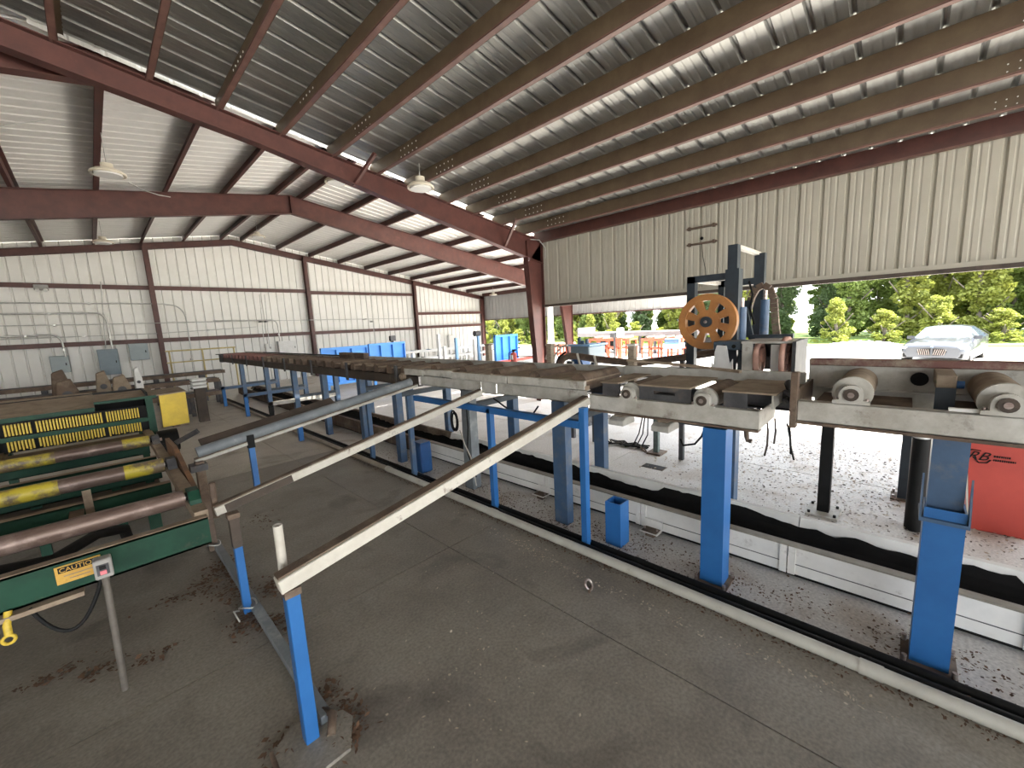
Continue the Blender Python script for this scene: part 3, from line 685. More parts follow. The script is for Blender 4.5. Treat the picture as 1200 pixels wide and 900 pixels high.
# ------------------------------------------------------------------ the green machine (roller infeed with comb of yellow fingers)
gm = thing('trimmer_machine', (-.2,5.3,0), 'dark green roller machine with yellow finger comb and caution plate', 'machine')
GX0, GX1 = -.95, .38
fbm = channel(MB(), 0, 0, 1, 0, 1, .05)  # (profile helper reused below)
def beamX(mb, y, x0, x1, z0, z1, t=.012, fl=.07):    # channel along X, web facing the camera
    return mb.box(x0,x1,y,y+t,z0,z1).box(x0,x1,y,y+fl,z1-t,z1).box(x0,x1,y,y+fl,z0,z0+t)
fb_ = beamX(MB(), 3.27, GX0, GX1, .645, .83).build('front_beam', 'green', gm)
box('beam_dust', 'rustlt', fb_, GX0, GX1, 3.272, 3.335, .8305, .834)
box('lower_plate', 'rustlt', fb_, GX0, -.22, 3.22, 3.30, .615, .64)
for x in (GX1-.06, GX0+.03):
    sr = MB().box(x,x+.075,3.34,7.9,.79,.86).build('side_rail', 'rustlt', gm)
    for y, m in ((3.62,'green'),(4.78,'greydk'),(6.12,'greydk')):
        b = MB().prism([(y-.11,.86),(y+.11,.86),(y+.10,.89),(y+.055,.945),(y-.055,.945),(y-.10,.89)],'X',x+.005,x+.07).build('bearing_housing', m, sr)
        MB().cyl((x-.006,y,.90),(x+.005,y,.90),.03,12).build('bearing_seal','black',b)
for y, r, m, cap in ((3.62,.058,'rollbrown',None),(4.78,.06,'rollbrown',.26),(6.12,.058,'rollbrown',.22)):
    ro = MB().cyl((GX0+.12,y,.895),(GX1-.075,y,.895),r,28).build('roller', m, gm)
    MB().cyl((GX0+.05,y,.895),(GX1+.0,y,.895),.024,12).build('shaft','steel',ro)
    if cap:
        MB().cyl((GX1-.075-cap,y,.895),(GX1-.074,y,.895),r+.0025,28).build('yellow_end','yellowworn',ro)
        MB().cyl((GX0+.12,y,.895),(GX0+.12+cap*1.9,y,.895),r+.0025,28).build('yellow_end','yellowworn',ro)
for y, z0, z1 in ((4.28,.62,.74),(4.62,.60,.76),(5.40,.62,.72),(5.72,.66,.78),(6.55,.66,.80)):
    cb = beamX(MB(), y, GX0+.02, GX1-.06, z0, z1).build('cross_beam', 'green', gm)
    box('beam_dust', 'rustlt', cb, GX0+.02, GX1-.06, y+.001, y+.068, z1+.0005, z1+.004)
for x0, x1, y0, y1 in ((-.30,-.22,4.35,4.62),(-.75,-.45,5.45,5.72)): box('bed_plate','rust',gm,x0,x1,y0,y1,.70,.72)
box('chip_pan','rustdk',gm,GX0+.03,GX1-.07,4.72,7.0,.50,.515)
box('drop_plate','rustlt',gm,-.215,-.165,4.61,4.625,.62,.86)
for x in (-.60,-.06,.20): box('leg','green',gm,x,x+.07,5.72,5.79,0,.66)
box('stub_leg','green',gm,.12,.19,4.05,4.12,.50,.80)
box('stub_bar','green',gm,.10,.31,4.07,4.10,.50,.56)
box('leg','green',gm,GX0+.05,GX0+.12,3.4,3.47,0,.79)
box('leg','green',gm,GX1-.09,GX1-.02,7.5,7.6,0,.79); box('leg','green',gm,GX0+.05,GX0+.12,7.5,7.6,0,.79)
hs = MB().tube([(-.55,3.55,.78),(-.35,3.7,.70),(-.15,3.9,.72),(-.02,4.15,.62),(.0,4.3,.4)],.035,8).build('hydraulic_hose','black',gm)
# comb hood
hd = MB().box(GX0,.42,7.75,7.85,.80,1.36).box(GX0,GX0+.03,7.10,7.85,.80,1.36).box(.40,.42,7.10,7.85,.70,1.36).build('hood_back','black',gm)
MB().prism([(7.06,1.215),(7.9,1.34),(7.9,1.375),(7.06,1.25)],'X',GX0-.05,-.08).build('hood_top','rustlt',hd)
MB().prism([(7.06,1.295),(7.9,1.335),(7.9,1.35),(7.06,1.31)],'X',-.08,.50).build('hood_top','rustlt',hd)
box('hood_lip','green',hd,GX0-.05,-.08,7.045,7.06,1.20,1.25)
box('hood_lip','green',hd,-.08,.50,7.045,7.06,1.28,1.312)
box('corner_post','green',gm,.385,.455,7.04,7.14,.70,1.28)
box('corner_post','green',gm,GX0-.03,GX0+.08,7.04,7.14,.70,1.22)
box('comb_bar','green',gm,GX0,.44,7.05,7.075,.985,1.035)
fmesh = None; fi = 0
combx = [-.80+.0262*i for i in range(43)]
for i, x in enumerate(combx):
    if i in (8,30): continue
    z1 = 1.165
    for row, (za, zb) in enumerate(((1.04,1.165),(.865,.985))):
        dz = random.uniform(-.012,.012) if row else 0
        if fmesh is None:
            f0 = MB().prism([(-.014,0),(.014,0),(.014,.125),(-.014,.125)],'X',-.0075,.0075).build('finger','yellowclean',gm); f0.location = (x,7.14,za); fmesh = f0
        else: linked(fmesh, gm, (x,7.14,za+dz))
box('comb_plate','black',gm,GX0+.05,.40,7.18,7.20,.84,1.18)
box('chip_shelf','rust',gm,GX0+.03,.36,6.35,7.05,.82,.835)
yb = MB().prism([(.52,.86),(.80,.87),(.81,1.30),(.53,1.29)],'Y',7.10,7.16).build('belt_guard','yellow',gm)
MB().prism([(.50,1.295),(.82,1.305),(.82,1.318),(.50,1.31)],'Y',7.08,7.9).build('guard_top','rustlt',yb)
box('guard_side','yellow',yb,.80,.81,7.16,7.9,.86,1.30)
mo = MB().cyl((.42,6.75,.74),(.62,6.75,.74),.14,18).box(.44,.60,6.60,6.90,.55,.74).build('drive_motor','black',gm)
MB().beam((.58,6.6,.72),(.80,6.5,.84),.06,.06).build('lever','greydk',mo)
MB().cyl((.43,6.6,.80),(.45,6.6,.80),.02,8).build('bolt','steel',mo)
gb = MB().prism([(3.95,.50),(5.5,.42),(5.6,.98),(5.0,1.0),(4.1,.82)],'X',.405,.44).build('guard_plate','rustor',gm)
# caution plate
def text_mesh(name, body, size, m, parent, org, ux, uy, ext=.0008, shear=0.0):
    cu = bpy.data.curves.new(name,'FONT'); cu.body = body; cu.size = size; cu.extrude = ext; cu.shear = shear
    to = bpy.data.objects.new(name, cu); C.objects.link(to)
    bpy.context.view_layer.update()
    me = bpy.data.meshes.new_from_object(to.evaluated_get(bpy.context.evaluated_depsgraph_get())); bpy.data.objects.remove(to)
    ux = Vector(ux).normalized(); uy = Vector(uy).normalized(); uz = ux.cross(uy)
    R4 = Matrix(((ux.x,uy.x,uz.x,org[0]),(ux.y,uy.y,uz.y,org[1]),(ux.z,uy.z,uz.z,org[2]),(0,0,0,1)))
    me.transform(R4); me.materials.clear(); me.materials.append(M[m])
    o = bpy.data.objects.new(name, me); C.objects.link(o); o.parent = parent
    q = parent; off = Vector((0,0,0))
    while q is not None: off += q.location; q = q.parent
    me.transform(Matrix.Translation(-off)); return o
sA = onY(63,667,3.268); sB = onY(114,652,3.268); sC = onY(68,690,3.268)
x0, x1 = sA.x, sB.x+.012; zt, zb_ = .805, .705
sg = box('caution_plate','signyellow',gm,x0,x1,3.258,3.268,zb_,zt)
bd = box('sign_band','black',sg,x0+.012,x1-.008,3.2565,3.258,zt-.038,zt-.006)
text_mesh('sign_lettering','CAUTION',.034,'signyellow',sg,(x0+.016,3.2555,zt-.034),(1,0,0),(0,0,1))
for i in range(2): box('sign_line','rustlt',sg,x0+.03+.02*i,x1-.03-.02*i,3.2565,3.258,zt-.062-.02*i,zt-.057-.02*i)
mh = MB().tube([(-.49,3.25,.66),(-.50,3.22,.60),(-.50,3.21,.55)],.016,8).build('yellow_tool','yellowclean',gm)
rg = [(-.502+.022*math.cos(t),3.205,.53+.022*math.sin(t)) for t in [2*math.pi*j/14 for j in range(15)]]
MB().tube(rg,.008,6).build('tool_ring','yellowclean',mh)
MB().tube([(-.42+.29*t,3.24-.05*math.sin(math.pi*t),.64+.09*t*t-.20*math.sin(math.pi*t)**.8) for t in [i/14 for i in range(14)]]+[(-.13,3.24,.74)],.010,7).build('cable_loop','black',gm)

pb = thing('push_button_stand', (-.14,3.15,0), 'grey push-button box on a thin pole beside the caution plate', 'control')
MB().cyl((-.14,3.15,0),(-.125,3.15,.72),.017,12).build('pole','conduit2',pb)
bx_ = MB().box(-.163,-.088,3.115,3.185,.715,.825).build('switch_box','elec2',pb,.006)
box('button_plate','greydk',bx_,-.152,-.102,3.108,3.115,.74,.80)
box('green_button','black',bx_,-.140,-.114,3.100,3.109,.775,.795)
box('red_button','pinkred',bx_,-.140,-.114,3.100,3.109,.745,.767)

# ------------------------------------------------------------------ band saw behind the conveyors
bs = thing('band_resaw', (5.1,1.2,0), 'dark blue band resaw frame with large orange spoked wheel', 'machine')
BX = 4.9
def pz(x, y, X=BX): return onX(x,y,X)
a = pz(805,321); b = pz(813,430); Lp = (a.y+b.y)/2; ytop = a.z
yL = pz(809,380).y; yM = pz(858,330).y
zt = pz(858,287).z; zbm = pz(830,322).z
box('post','bluedk',bs,BX,BX+.09,yL-.045,yL+.045,.80,zbm)
box('post','bluedk',bs,BX-.02,BX+.09,yM-.05,yM+.045,.80,zt)
box('post_sleeve','bluedk',bs,BX-.04,BX+.11,yM-.075,yM+.06,.80,zbm+.03)
box('top_beam','bluedk',bs,BX,BX+.09,yM,yL+.045,zbm-.075,zbm)
# rear pair
XR2 = 5.75
box('post','bluedk',bs,XR2,XR2+.09,yM-.11,yM,.80,zt-.02)
box('post','bluedk',bs,XR2,XR2+.07,yL-.10,yL-.03,.80,zbm-.02)
box('post','bluedk',bs,XR2-.3,XR2-.24,yL-.36,yL-.30,.80,zbm-.02)
box('top_beam','bluedk',bs,XR2,XR2+.09,yM,yL-.03,zbm-.10,zbm-.02)
MB().box(BX+.08,XR2+.09,yM-.05,yM+.0,zt-.04,zt).build('top_bar','paleworn',bs)
box('side_bar','paleworn',bs,BX+.08,XR2,yL-.06,yL-.0,zbm-.07,zbm-.03)
# wheel: rim, hub and eight spokes with real openings
wc = pz(830,377,BX-.10); RW = .305; xw0, xw1 = BX-.16, BX-.08
def ring(mb, cy, cz, r0, r1, x0, x1, n=40):
    vs = []
    for (r, x) in ((r0,x0),(r1,x0),(r1,x1),(r0,x1)):
        vs += [(x, cy+r*math.cos(2*math.pi*i/n), cz+r*math.sin(2*math.pi*i/n)) for i in range(n)]
    fs = [(k*n+i, k*n+(i+1)%n, ((k+1)%4)*n+(i+1)%n, ((k+1)%4)*n+i) for k in range(4) for i in range(n)]
    mb.add(vs, fs, False)
    return mb
wh = MB(); ring(wh, wc.y, wc.z, .232, RW, xw0, xw1)
wheel = wh.build('wheel_rim','orange',bs)
ring(MB(), wc.y, wc.z, .04, .128, xw0+.01, xw1-.01, 28).build('wheel_disc','orange',wheel)
for i in range(8):
    t = 2*math.pi*(i+.44)/8
    d = Vector((0,math.cos(t),math.sin(t))); c0 = Vector((xw0+.035,wc.y,wc.z))
    n_ = Vector((0,-math.sin(t),math.cos(t)))
    pts = [c0+d*.11+n_*.030, c0+d*.24+n_*.046, c0+d*.24-n_*.046, c0+d*.11-n_*.030]
    mb = MB(); vs = [p+Vector((s,0,0)) for s in (-.02,.025) for p in pts]
    mb.add(vs,[(3,2,1,0),(4,5,6,7),(0,1,5,4),(1,2,6,5),(2,3,7,6),(3,0,4,7)]).build('spoke','orange',wheel)
hb = MB().cyl((xw0-.03,wc.y,wc.z),(xw1+.10,wc.y,wc.z),.058,20).build('hub','bluedk',wheel)
MB().cyl((xw0-.045,wc.y,wc.z),(xw0-.03,wc.y,wc.z),.016,12).build('hub_nut','steel',wheel)
# guide table and housing
ta = pz(838,400,4.6); tb = pz(870,410,4.6)
box('guide_table','bluedk2',bs,4.55,4.9,tb.y,ta.y,tb.z,ta.z, bevel=.006)
for dy in (.25,.6): MB().cyl((4.54,tb.y+(ta.y-tb.y)*dy,ta.z-.05),(4.56,tb.y+(ta.y-tb.y)*dy,ta.z-.05),.02,10).build('slot','black',bs)
box('table_leg','bluedk',bs,4.75,4.9,tb.y+.02,tb.y+.08,.80,tb.z)
box('table_leg','bluedk',bs,4.75,4.9,ta.y-.06,ta.y,.80,tb.z)
cg = pz(846,424,4.5)
crown = [(-.11,-.14),(.11,-.14),(.10,.0),(.08,-.04),(.07,.10),(.05,.17),(-.04,.165),(-.06,.05),(-.075,-.02),(-.10,.03)]
MB().prism([(cg.y+p[0],cg.z+p[1]) for p in crown],'X',4.49,4.51).build('splash_guard','white',bs)
hA = pz(870,400,4.5); hB = pz(931,395,4.5); zlow = pz(925,441,4.5).z
hous = MB().box(4.46,5.0,hB.y,hA.y,hA.z-.02,hA.z).build('housing_top','grey',bs)
box('housing_side','greydk',hous,4.42,5.0,hB.y-.03,hB.y,zlow-.15,hA.z)
box('housing_panel','grey',hous,4.50,4.52,pz(882,410,4.5).y,hA.y,zlow,hA.z-.02)
box('housing_back','greydk',hous,4.98,5.0,hB.y,hA.y,zlow,hA.z-.02)
MB().beam((4.95,hB.y,zlow+.1),(4.95,yM,zlow+.1),.08,.08).build('housing_arm','greydk',hous); box('housing_leg','greydk',hous,4.6,4.7,hA.y-.1,hA.y-.02,.80,zlow)
def sheave(px, py, X, r, nm):
    c = pz(px,py,X); mb = MB(); n = 26
    vs = []
    for (q, dy) in ((r*.80,-.022),(r,-.022),(r,.022),(r*.80,.026)):
        vs += [(X+q*math.cos(2*math.pi*i/n), c.y+dy, c.z+q*math.sin(2*math.pi*i/n)) for i in range(n)]
    mb.add(vs,[(k*n+i,k*n+(i+1)%n,((k+1)%4)*n+(i+1)%n,((k+1)%4)*n+i) for k in range(4) for i in range(n)],True)
    o = mb.build('sheave_rim','pink',bs)
    for i in range(3):
        t = 2*math.pi*i/3+.5; d = Vector((math.cos(t),0,math.sin(t)))
        MB().beam(Vector((X,c.y,c.z)), Vector((X,c.y,c.z))+d*r*.82, .03, r*.34, (d.z,0,-d.x)).build('sheave_spoke','pink',o)
    MB().cyl((X,c.y-.03,c.z),(X,c.y+.03,c.z),r*.28,14).build('sheave_hub','pink',o)
sheave(890,419,4.64,.165,'a'); sheave(921,420,4.62,.21,'b')
wp = pz(910,420,4.55); box('white_plate','white',hous,4.55,4.57,wp.y-.045,wp.y+.05,pz(910,436,4.55).z,pz(910,404,4.55).z)
# hydraulic cylinders, struts and the arched cable carrier
for px, y0, y1, r, X in ((895,351,392,.045,5.3),(868,360,400,.05,5.0)):
    c0 = pz(px,y1,X); c1 = pz(px,y0,X)
    cy = MB().cyl((X,c0.y,c0.z),(X,c0.y,c1.z),r,14).build('hydraulic_cylinder','bluewn',bs); MB().cyl((X,c0.y,c1.z),(X,c0.y,c1.z+.1),r*.5,10).build('rod','steel',cy)
MB().beam(pz(873,362,5.2),pz(882,402,5.2),.05,.05).build('strut','bluedk',bs)
MB().beam(pz(880,395,5.1),pz(930,394,5.1),.06,.05).build('lower_bar','bluedk',bs)
arch = [pz(x,y,5.5) for x,y in ((875,380),(877,362),(881,348),(887,338),(895,334),(902,338),(907,350),(908,366),(909,380),(911,395))]
for i in range(len(arch)-1):
    d = (arch[i+1]-arch[i]); n = max(1,round(d.length/.06))
    for j in range(n):
        p = arch[i]+d*(j+.5)/n
        MB().beam(p-d/n*.46,p+d/n*.46,.07,.06,(1,0,0)).build('carrier_link','rust',bs)
for px in (862,878): MB().tube([pz(px,330,5.3),pz(px+4,345,5.2),pz(px+1,362,5.2),pz(px+6,380,5.1)],.012,6).build('hose','black',bs)
box('perforated_plate','bluedk',bs,5.25,5.27,pz(880,380,5.25).y,pz(868,380,5.25).y,pz(880,395,5.25).z,pz(880,352,5.25).z)
box('base_beam','bluedk',bs,4.55,5.9,yM-.1,yM-.0,.72,.80); box('base_beam','bluedk',bs,4.85,5.9,yL-.06,yL+.06,.72,.80)
box('sill_beam','bluedk',bs,4.70,4.99,yM-.1,yL+.06,.74,.80); box('sill_beam','bluedk',bs,5.70,5.9,yM-.1,yL+.06,.74,.80)
for X_, px_ in ((4.8,839),(5.75,841)):
    yl_ = onX(px_,560,X_).y; box('base_leg','bluedk',bs,X_,X_+.10,yl_-.05,yl_+.05,0,.74); box('foot_plate','bluedk',bs,X_-.04,X_+.14,yl_-.09,yl_+.09,0,.015)

# ------------------------------------------------------------------ fittings on the end wall
def wallp(px, py, d=.22): return onY(px, py, YG-d)
def elbox(px0, py0, px1, py1, label, m='elec', d=.20, parts=True):
    a = wallp(px0,py0,d+.1); b = wallp(px1,py1,d+.1); x0, x1 = min(a.x,b.x), max(a.x,b.x); z0, z1 = min(a.z,b.z), max(a.z,b.z)
    t = thing('electrical_box', ((x0+x1)/2,YG-.1,z0), label, 'electrical box')
    box('cabinet', m, t, x0, x1, YG-.10-d, YG-.02, z0, z1, bevel=.01)
    dr = box('door', m, t, x0+.03, x1-.03, YG-.112-d, YG-.10-d, z0+.03, z1-.03)
    box('latch', 'black', dr, x1-.10, x1-.07, YG-.125-d, YG-.112-d, (z0+z1)/2-.04, (z0+z1)/2+.04)
    return t
elbox(57,418,84,436,'wide pale grey electrical box fed by the lowest conduit')
elbox(113,410,143,438,'large blue-grey electrical cabinet with a white label strip','elecdk',.3)
elbox(150,403,176,421,'pale blue-grey electrical box beside the red wall column')
elbox(326,400,349,414,'pale switch cabinet behind the far end of the long conveyor','white')
elbox(311,403,320,412,'small white junction box beside the pale switch cabinet','white',.12)
elbox(526,393,534,408,'white control box near the light blue post','white',.12)
cond_i = [0]
def conduit(label, pts, r=.022, m='conduit', d=.09):
    d = (.235,.30,.37,.44)[cond_i[0]%4]; cond_i[0] += 1
    t = thing('conduit_pipe', wallp(*pts[0],d=d), label, 'conduit')
    P = [wallp(x,y,d) for x,y in pts]
    MB().tube(P, r, 8).build('pipe_run', m, t)
    for q in (P[0].lerp(P[1],.5), P[-2].lerp(P[-1],.5)): MB().box(q.x-.03,q.x+.03,YG-d-.03,YG-.03,q.z-.03,q.z+.03).build('strap','conduit',t)
    return t
def bend(a, c, b, n=6): return [a]+[tuple((1-t)**2*p+2*(1-t)*t*q+t*t*s for p,q,s in zip(a,c,b)) for t in [i/n for i in range(1,n)]]+[b]
conduit('long conduit that bends down past the red wall column', [(0,355),(190,356)]+bend((198,357),(216,358),(219,378))+[(223,405),(227,437)])
conduit('thick conduit bending down into the large cabinet', [(0,368),(110,367)]+bend((114,367),(124,369),(126,381))+[(132,410)], .03)
conduit('lowest conduit bending down into the wide pale box', [(0,395),(58,393)]+bend((60,393),(70,393),(73,402))+[(77,418)], .03)
conduit('thin conduit running level along the whole end wall', [(0,382),(120,380),(300,376),(360,375),(486,373)], .013)
conduit('thin lower conduit just above the lower girt', [(0,398),(180,391),(300,383)], .012)
conduit('conduit bending down into the pale switch cabinet', [(250,376),(318,375)]+bend((319,375),(325,376),(326,384))+[(328,400)], .025)
for x0, lb in ((312,'thin vertical conduit right beside the small junction box'),(306,'thin vertical conduit, second one from the switch cabinet'),(120,'thin vertical conduit above the large cabinet'),(436,'vertical conduit above the blue steel doors')):
    conduit(lb, [(x0-2,330 if x0 == 120 else 345),(x0+4,408)], .014)
el = thing('emergency_light', wallp(48,338,.12), 'twin-head emergency light fixed to the upper girt', 'lamp')
q = wallp(48,337,.28); box('case','elec2',el,q.x-.16,q.x+.16,YG-.36,YG-.20,q.z-.09,q.z+.09,bevel=.01)
for s in (-1,1): MB().cyl((q.x+s*.09,YG-.42,q.z-.11),(q.x+s*.09,YG-.34,q.z-.06),.05,10).build('lamp_head','white',el)
# handrail near the end wall
hr = thing('handrail', (3,17.6,0), 'pale yellow tubular handrail standing along the end wall', 'railing')
def P17(px,py): return onY(px,py,17.6)
xs_ = [P17(px,430).x for px in (201,240,277)]; zt1 = P17(240,409).z; zm1 = P17(240,422).z
for x in xs_: MB().cyl((x,17.6,0),(x,17.6,zt1),.024,8).build('post','railyellow',hr)
MB().cyl((xs_[0]-.1,17.6,zt1),(xs_[2]+.05,17.6,zt1),.024,8).build('top_rail','railyellow',hr)
MB().cyl((xs_[0]-.1,17.6,zm1),(xs_[2]+.05,17.6,zm1),.02,8).build('mid_rail','railyellow',hr)

# low steel decks between the green machine and the end wall
for n_, (y, z, x0, x1, h, lb) in enumerate(((16.4,.97,-3.6,3.0,.10,'long dusty steel beam deck, tallest one before the end wall'),(15.2,.82,-3.4,2.6,.12,'long dusty steel beam deck between the two other beam decks'),
        (13.4,.60,-3.2,2.3,.10,'low dusty steel beam deck just behind the green machine'))):
    t = thing('beam_deck', ((x0+x1)/2,y,0), lb, 'steel deck')
    for dy in (0,.28,.55): box('beam','greydk' if dy else 'rust',t,x0,x1,y+dy,y+dy+.08,z-h,z)
    x = x0+.2; kk = 0
    while x < x1:
        box('leg','greydk',t,x,x+.09,y,y+.08,0,z-h); box('leg','greydk',t,x,x+.09,y+.55,y+.63,0,z-h)
        box('cross_bar','rust',t,x,x+.09,y+.08,y+.55,z-h,z-h+.06); x += 1.15
for px, py, w, h, lb, m in ((70,436,.34,.45,'tall dusty brown gearbox block below the wide pale box','rust'),(120,437,.30,.5,'dusty brown gearbox block below the large cabinet','rustlt'),(78,447,.42,.3,'tilted dusty casting on the low deck','rust'),(142,442,.38,.36,'brown steel casting below the pale blue-grey box','rustlt'),(161,432,.18,.45,'small white canister beside the brown casting','white')):
    yq = {70:14.75,120:14.75,78:14.25,142:14.25,161:14.8}[px]; c = onY(px,py+8,yq)
    t = thing('gearbox', (c.x,c.y,0), lb, 'gearbox' if m != 'white' else 'canister')
    zb0 = .0
    top = onY(px,py-3,yq).z
    MB().prism([(c.x-w/2,0),(c.x+w/2,0),(c.x+w*.45,top*.75),(c.x+w*.2,top),(c.x-w*.35,top*.95),(c.x-w/2,top*.6)],'Y',c.y-.13,c.y+.13).build('casting',m,t,.02)
    MB().cyl((c.x,c.y-.16,top*.7),(c.x,c.y+.16,top*.7),w*.22,12).build('hub','greydk',t)
for px, py, n in ((233,452,3),(205,461,1)):  # white spots of unknown nature, built as flat white pieces
    c = onY(px,py,12.4)
    for i in range(n):
        o = thing('white_piece', (c.x,12.4,c.z-.05+.09*i), ('lowest white piece on the dark block stand','middle white piece on the dark block stand','topmost white piece on the dark block stand')[i] if n == 3 else 'single white piece lying near the green machine guard', 'tray', 'white pieces')
        box('piece_body','white',o,c.x-.14,c.x+.14,12.25,12.55,c.z-.05+.085*i,c.z-.05+.085*i+.05,bevel=.008)
        box('piece_lip','white',o,c.x-.155,c.x+.155,12.235,12.565,c.z-.05+.085*i+.05,c.z-.05+.085*i+.06)
    if n == 3:
        s_ = thing('block_stand', (c.x,12.4,0), 'dark block stand carrying three white pieces', 'stand')
        box('body','rustdk',s_,c.x-.10,c.x+.10,12.30,12.50,0,c.z-.06)
        box('shelf','black',s_,c.x-.16,c.x+.16,12.24,12.56,c.z-.06,c.z-.05)
    else:
        s_ = thing('block_stand', (c.x,12.4,0), 'low dark block under the single white piece', 'stand'); box('block','rust',s_,c.x-.15,c.x+.15,12.26,12.54,0,c.z-.06); box('top_slat','rust',s_,c.x-.16,c.x+.16,12.25,12.55,c.z-.06,c.z-.05)

# ------------------------------------------------------------------ lamps under the roofs
def bay_lamp(px, py, y, label, r, roof):
    c = onY(px,py,y); t = thing('bay_lamp', c, label, 'lamp', 'round bay lamps')
    MB().cyl((c.x,c.y,c.z+.10),(c.x,c.y,c.z+.18),r*.35,16).build('ballast','lampcream',t)
    d = MB(); n = 22; prof = [(r*.35,.10),(r*.75,.075),(r,.03),(r,0.0),(r*.93,.0),(r*.70,.05),(r*.3,.08)]
    vs = [(c.x+q*math.cos(2*math.pi*i/n),c.y+q*math.sin(2*math.pi*i/n),c.z+h) for q,h in prof for i in range(n)]
    d.add(vs,[(k*n+i,k*n+(i+1)%n,(k+1)*n+(i+1)%n,(k+1)*n+i) for k in range(len(prof)-1) for i in range(n)],True).build('dish','lampcream',t)
    MB().cyl((c.x,c.y,c.z-.015),(c.x,c.y,c.z+.07),r*.78,20).build('lens','lens',t)
    MB().cyl((c.x,c.y,c.z+.18),(c.x,c.y,roof(c.x)+.1),.008,6).build('hanger','conduit',t)
bay_lamp(493,221,6.0,'round lamp hanging under the near roof by the rafter',.22,znear)
for px,py,y,lb in ((127,205,10.0,'round lamp hanging from a purlin between the two rafters, away from the ridge'),(394,214,9.2,'round lamp half hidden behind the near rafter'),(121,285,17.0,'round lamp hanging before the end wall near the red wall column'),(302,278,17.0,'round lamp hanging under the ridge near the end wall'),(578,346,18.0,'round lamp in the far corner above the hanging eave sheet')): bay_lamp(px,py,y,lb,.24,zfar)
for i, (a, b, lb) in enumerate((((0,148),(140,118),'slack grey wire from the rafter to the side'),((150,640/3),(200,231),'short slack wire above the middle rafter'))):
    A = onY(a[0],a[1],10); B = onY(b[0],b[1],10); t = thing('roof_wire', A, lb, 'wire')
    MB().tube([A, A.lerp(B,.35)-Vector((0,0,.05)), A.lerp(B,.7)-Vector((0,0,.04)), B],.007,5).build('strand','conduit',t)

# ------------------------------------------------------------------ far machinery under the wide shed
def door_panel(x0, x1, y, z0, z1, label, n=3, legs=True):
    t = thing('ribbed_barrier', ((x0+x1)/2,y,0), label, 'panel')
    box('sheet','bluelt',t,x0,x1,y+.10,y+.12,z0,z1)
    w = (x1-x0)/n
    for i in range(n+1): box('rib','bluelt',t,x0+i*w-.035 if i else x0,x0+i*w+.035 if i < n else x1,y,y+.10,z0,z1)
    box('top_rail','bluelt',t,x0,x1,y-.01,y+.10,z1-.06,z1+.02); box('bottom_rail','bluelt',t,x0,x1,y-.01,y+.10,z0-.02,z0+.06)
    for x in (x0+.1,x1-.2): box('leg','bluelt',t,x,x+.09,y+.02,y+.1,0,z0)
    return t
door_panel(5.28,6.92,14.0,.25,1.50,'blue ribbed steel barrier next to the one with the floodlight')
door_panel(6.98,8.46,14.0,.25,1.53,'blue ribbed steel barrier carrying the small dark floodlight')
door_panel(11.42,12.74,12.0,.50,1.57,'tall blue ribbed steel barrier standing alone beside the red column')
fl_ = thing('floodlight', (onY(460,400,14.05).x,14.05,1.55), 'small dark floodlight on top of the blue steel panels', 'lamp')
q = onY(460,399,14.05); box('head','greydk',fl_,q.x-.12,q.x+.12,13.98,14.1,1.60,1.80,bevel=.02); box('bracket','black',fl_,q.x-.03,q.x+.03,14.02,14.08,1.55,1.60)
for px, m, zt_, lb in ((536,'skyblue',1.55,'light blue upright post between the white frames'),(562,'skyblue',1.6,'light blue upright post with a dark motor on top'),(516,'white',1.75,'tall white upright post in front of the end wall'),(522,'white',1.25,'short white upright post beside the tall one'),(557,'white',1.45,'white upright post beside the dark motor'),(485,'white',1.1,'low white upright post behind the long conveyor')):
    c = onY(px,425,13.6); t = thing('upright_post', (c.x,13.6,0), lb, 'post')
    box('tube',m,t,c.x-.05,c.x+.05,13.55,13.65,0,zt_); box('base_plate',m,t,c.x-.12,c.x+.12,13.48,13.72,0,.015)
    if px == 562:
        MB().cyl((c.x-.2,13.6,zt_+.08),(c.x+.08,13.6,zt_+.08),.12,14).build('motor','greydk',t)
for i, (y, z, x0, x1, lb) in enumerate(((15.6,1.05,8.6,16.5,'white tubular roller frame along the end wall, tallest row'),(14.8,.78,8.6,15.6,'white tubular roller frame in front of the tallest row'),(12.9,.55,9.6,11.0,'low white frame beside the tall blue panel'))):
    t = thing('roller_table', ((x0+x1)/2,y,0), lb, 'table')
    for dy in (0,.4): box('rail','white',t,x0,x1,y+dy,y+dy+.06,z-.10,z)
    x = x0+.1
    while x < x1-.1:
        box('leg','white',t,x,x+.07,y,y+.06,0,z-.10); box('leg','white',t,x,x+.07,y+.4,y+.46,0,z-.1)
        MB().cyl((x+.4,y+.06,z-.04),(x+.4,y+.4,z-.04),.05,10).build('roller','greydk' if i else 'skyblue',t); x += .85
rb = thing('red_beam', (12.5,11.6,0), 'red painted low beam beside the fire extinguisher', 'beam')
box('beam','red',rb,10.8,13.6,11.3,11.4,.52,.62); box('leg','red',rb,11,11.1,11.3,11.4,0,.52); box('leg','white',rb,13.2,13.3,11.3,11.4,0,.52)

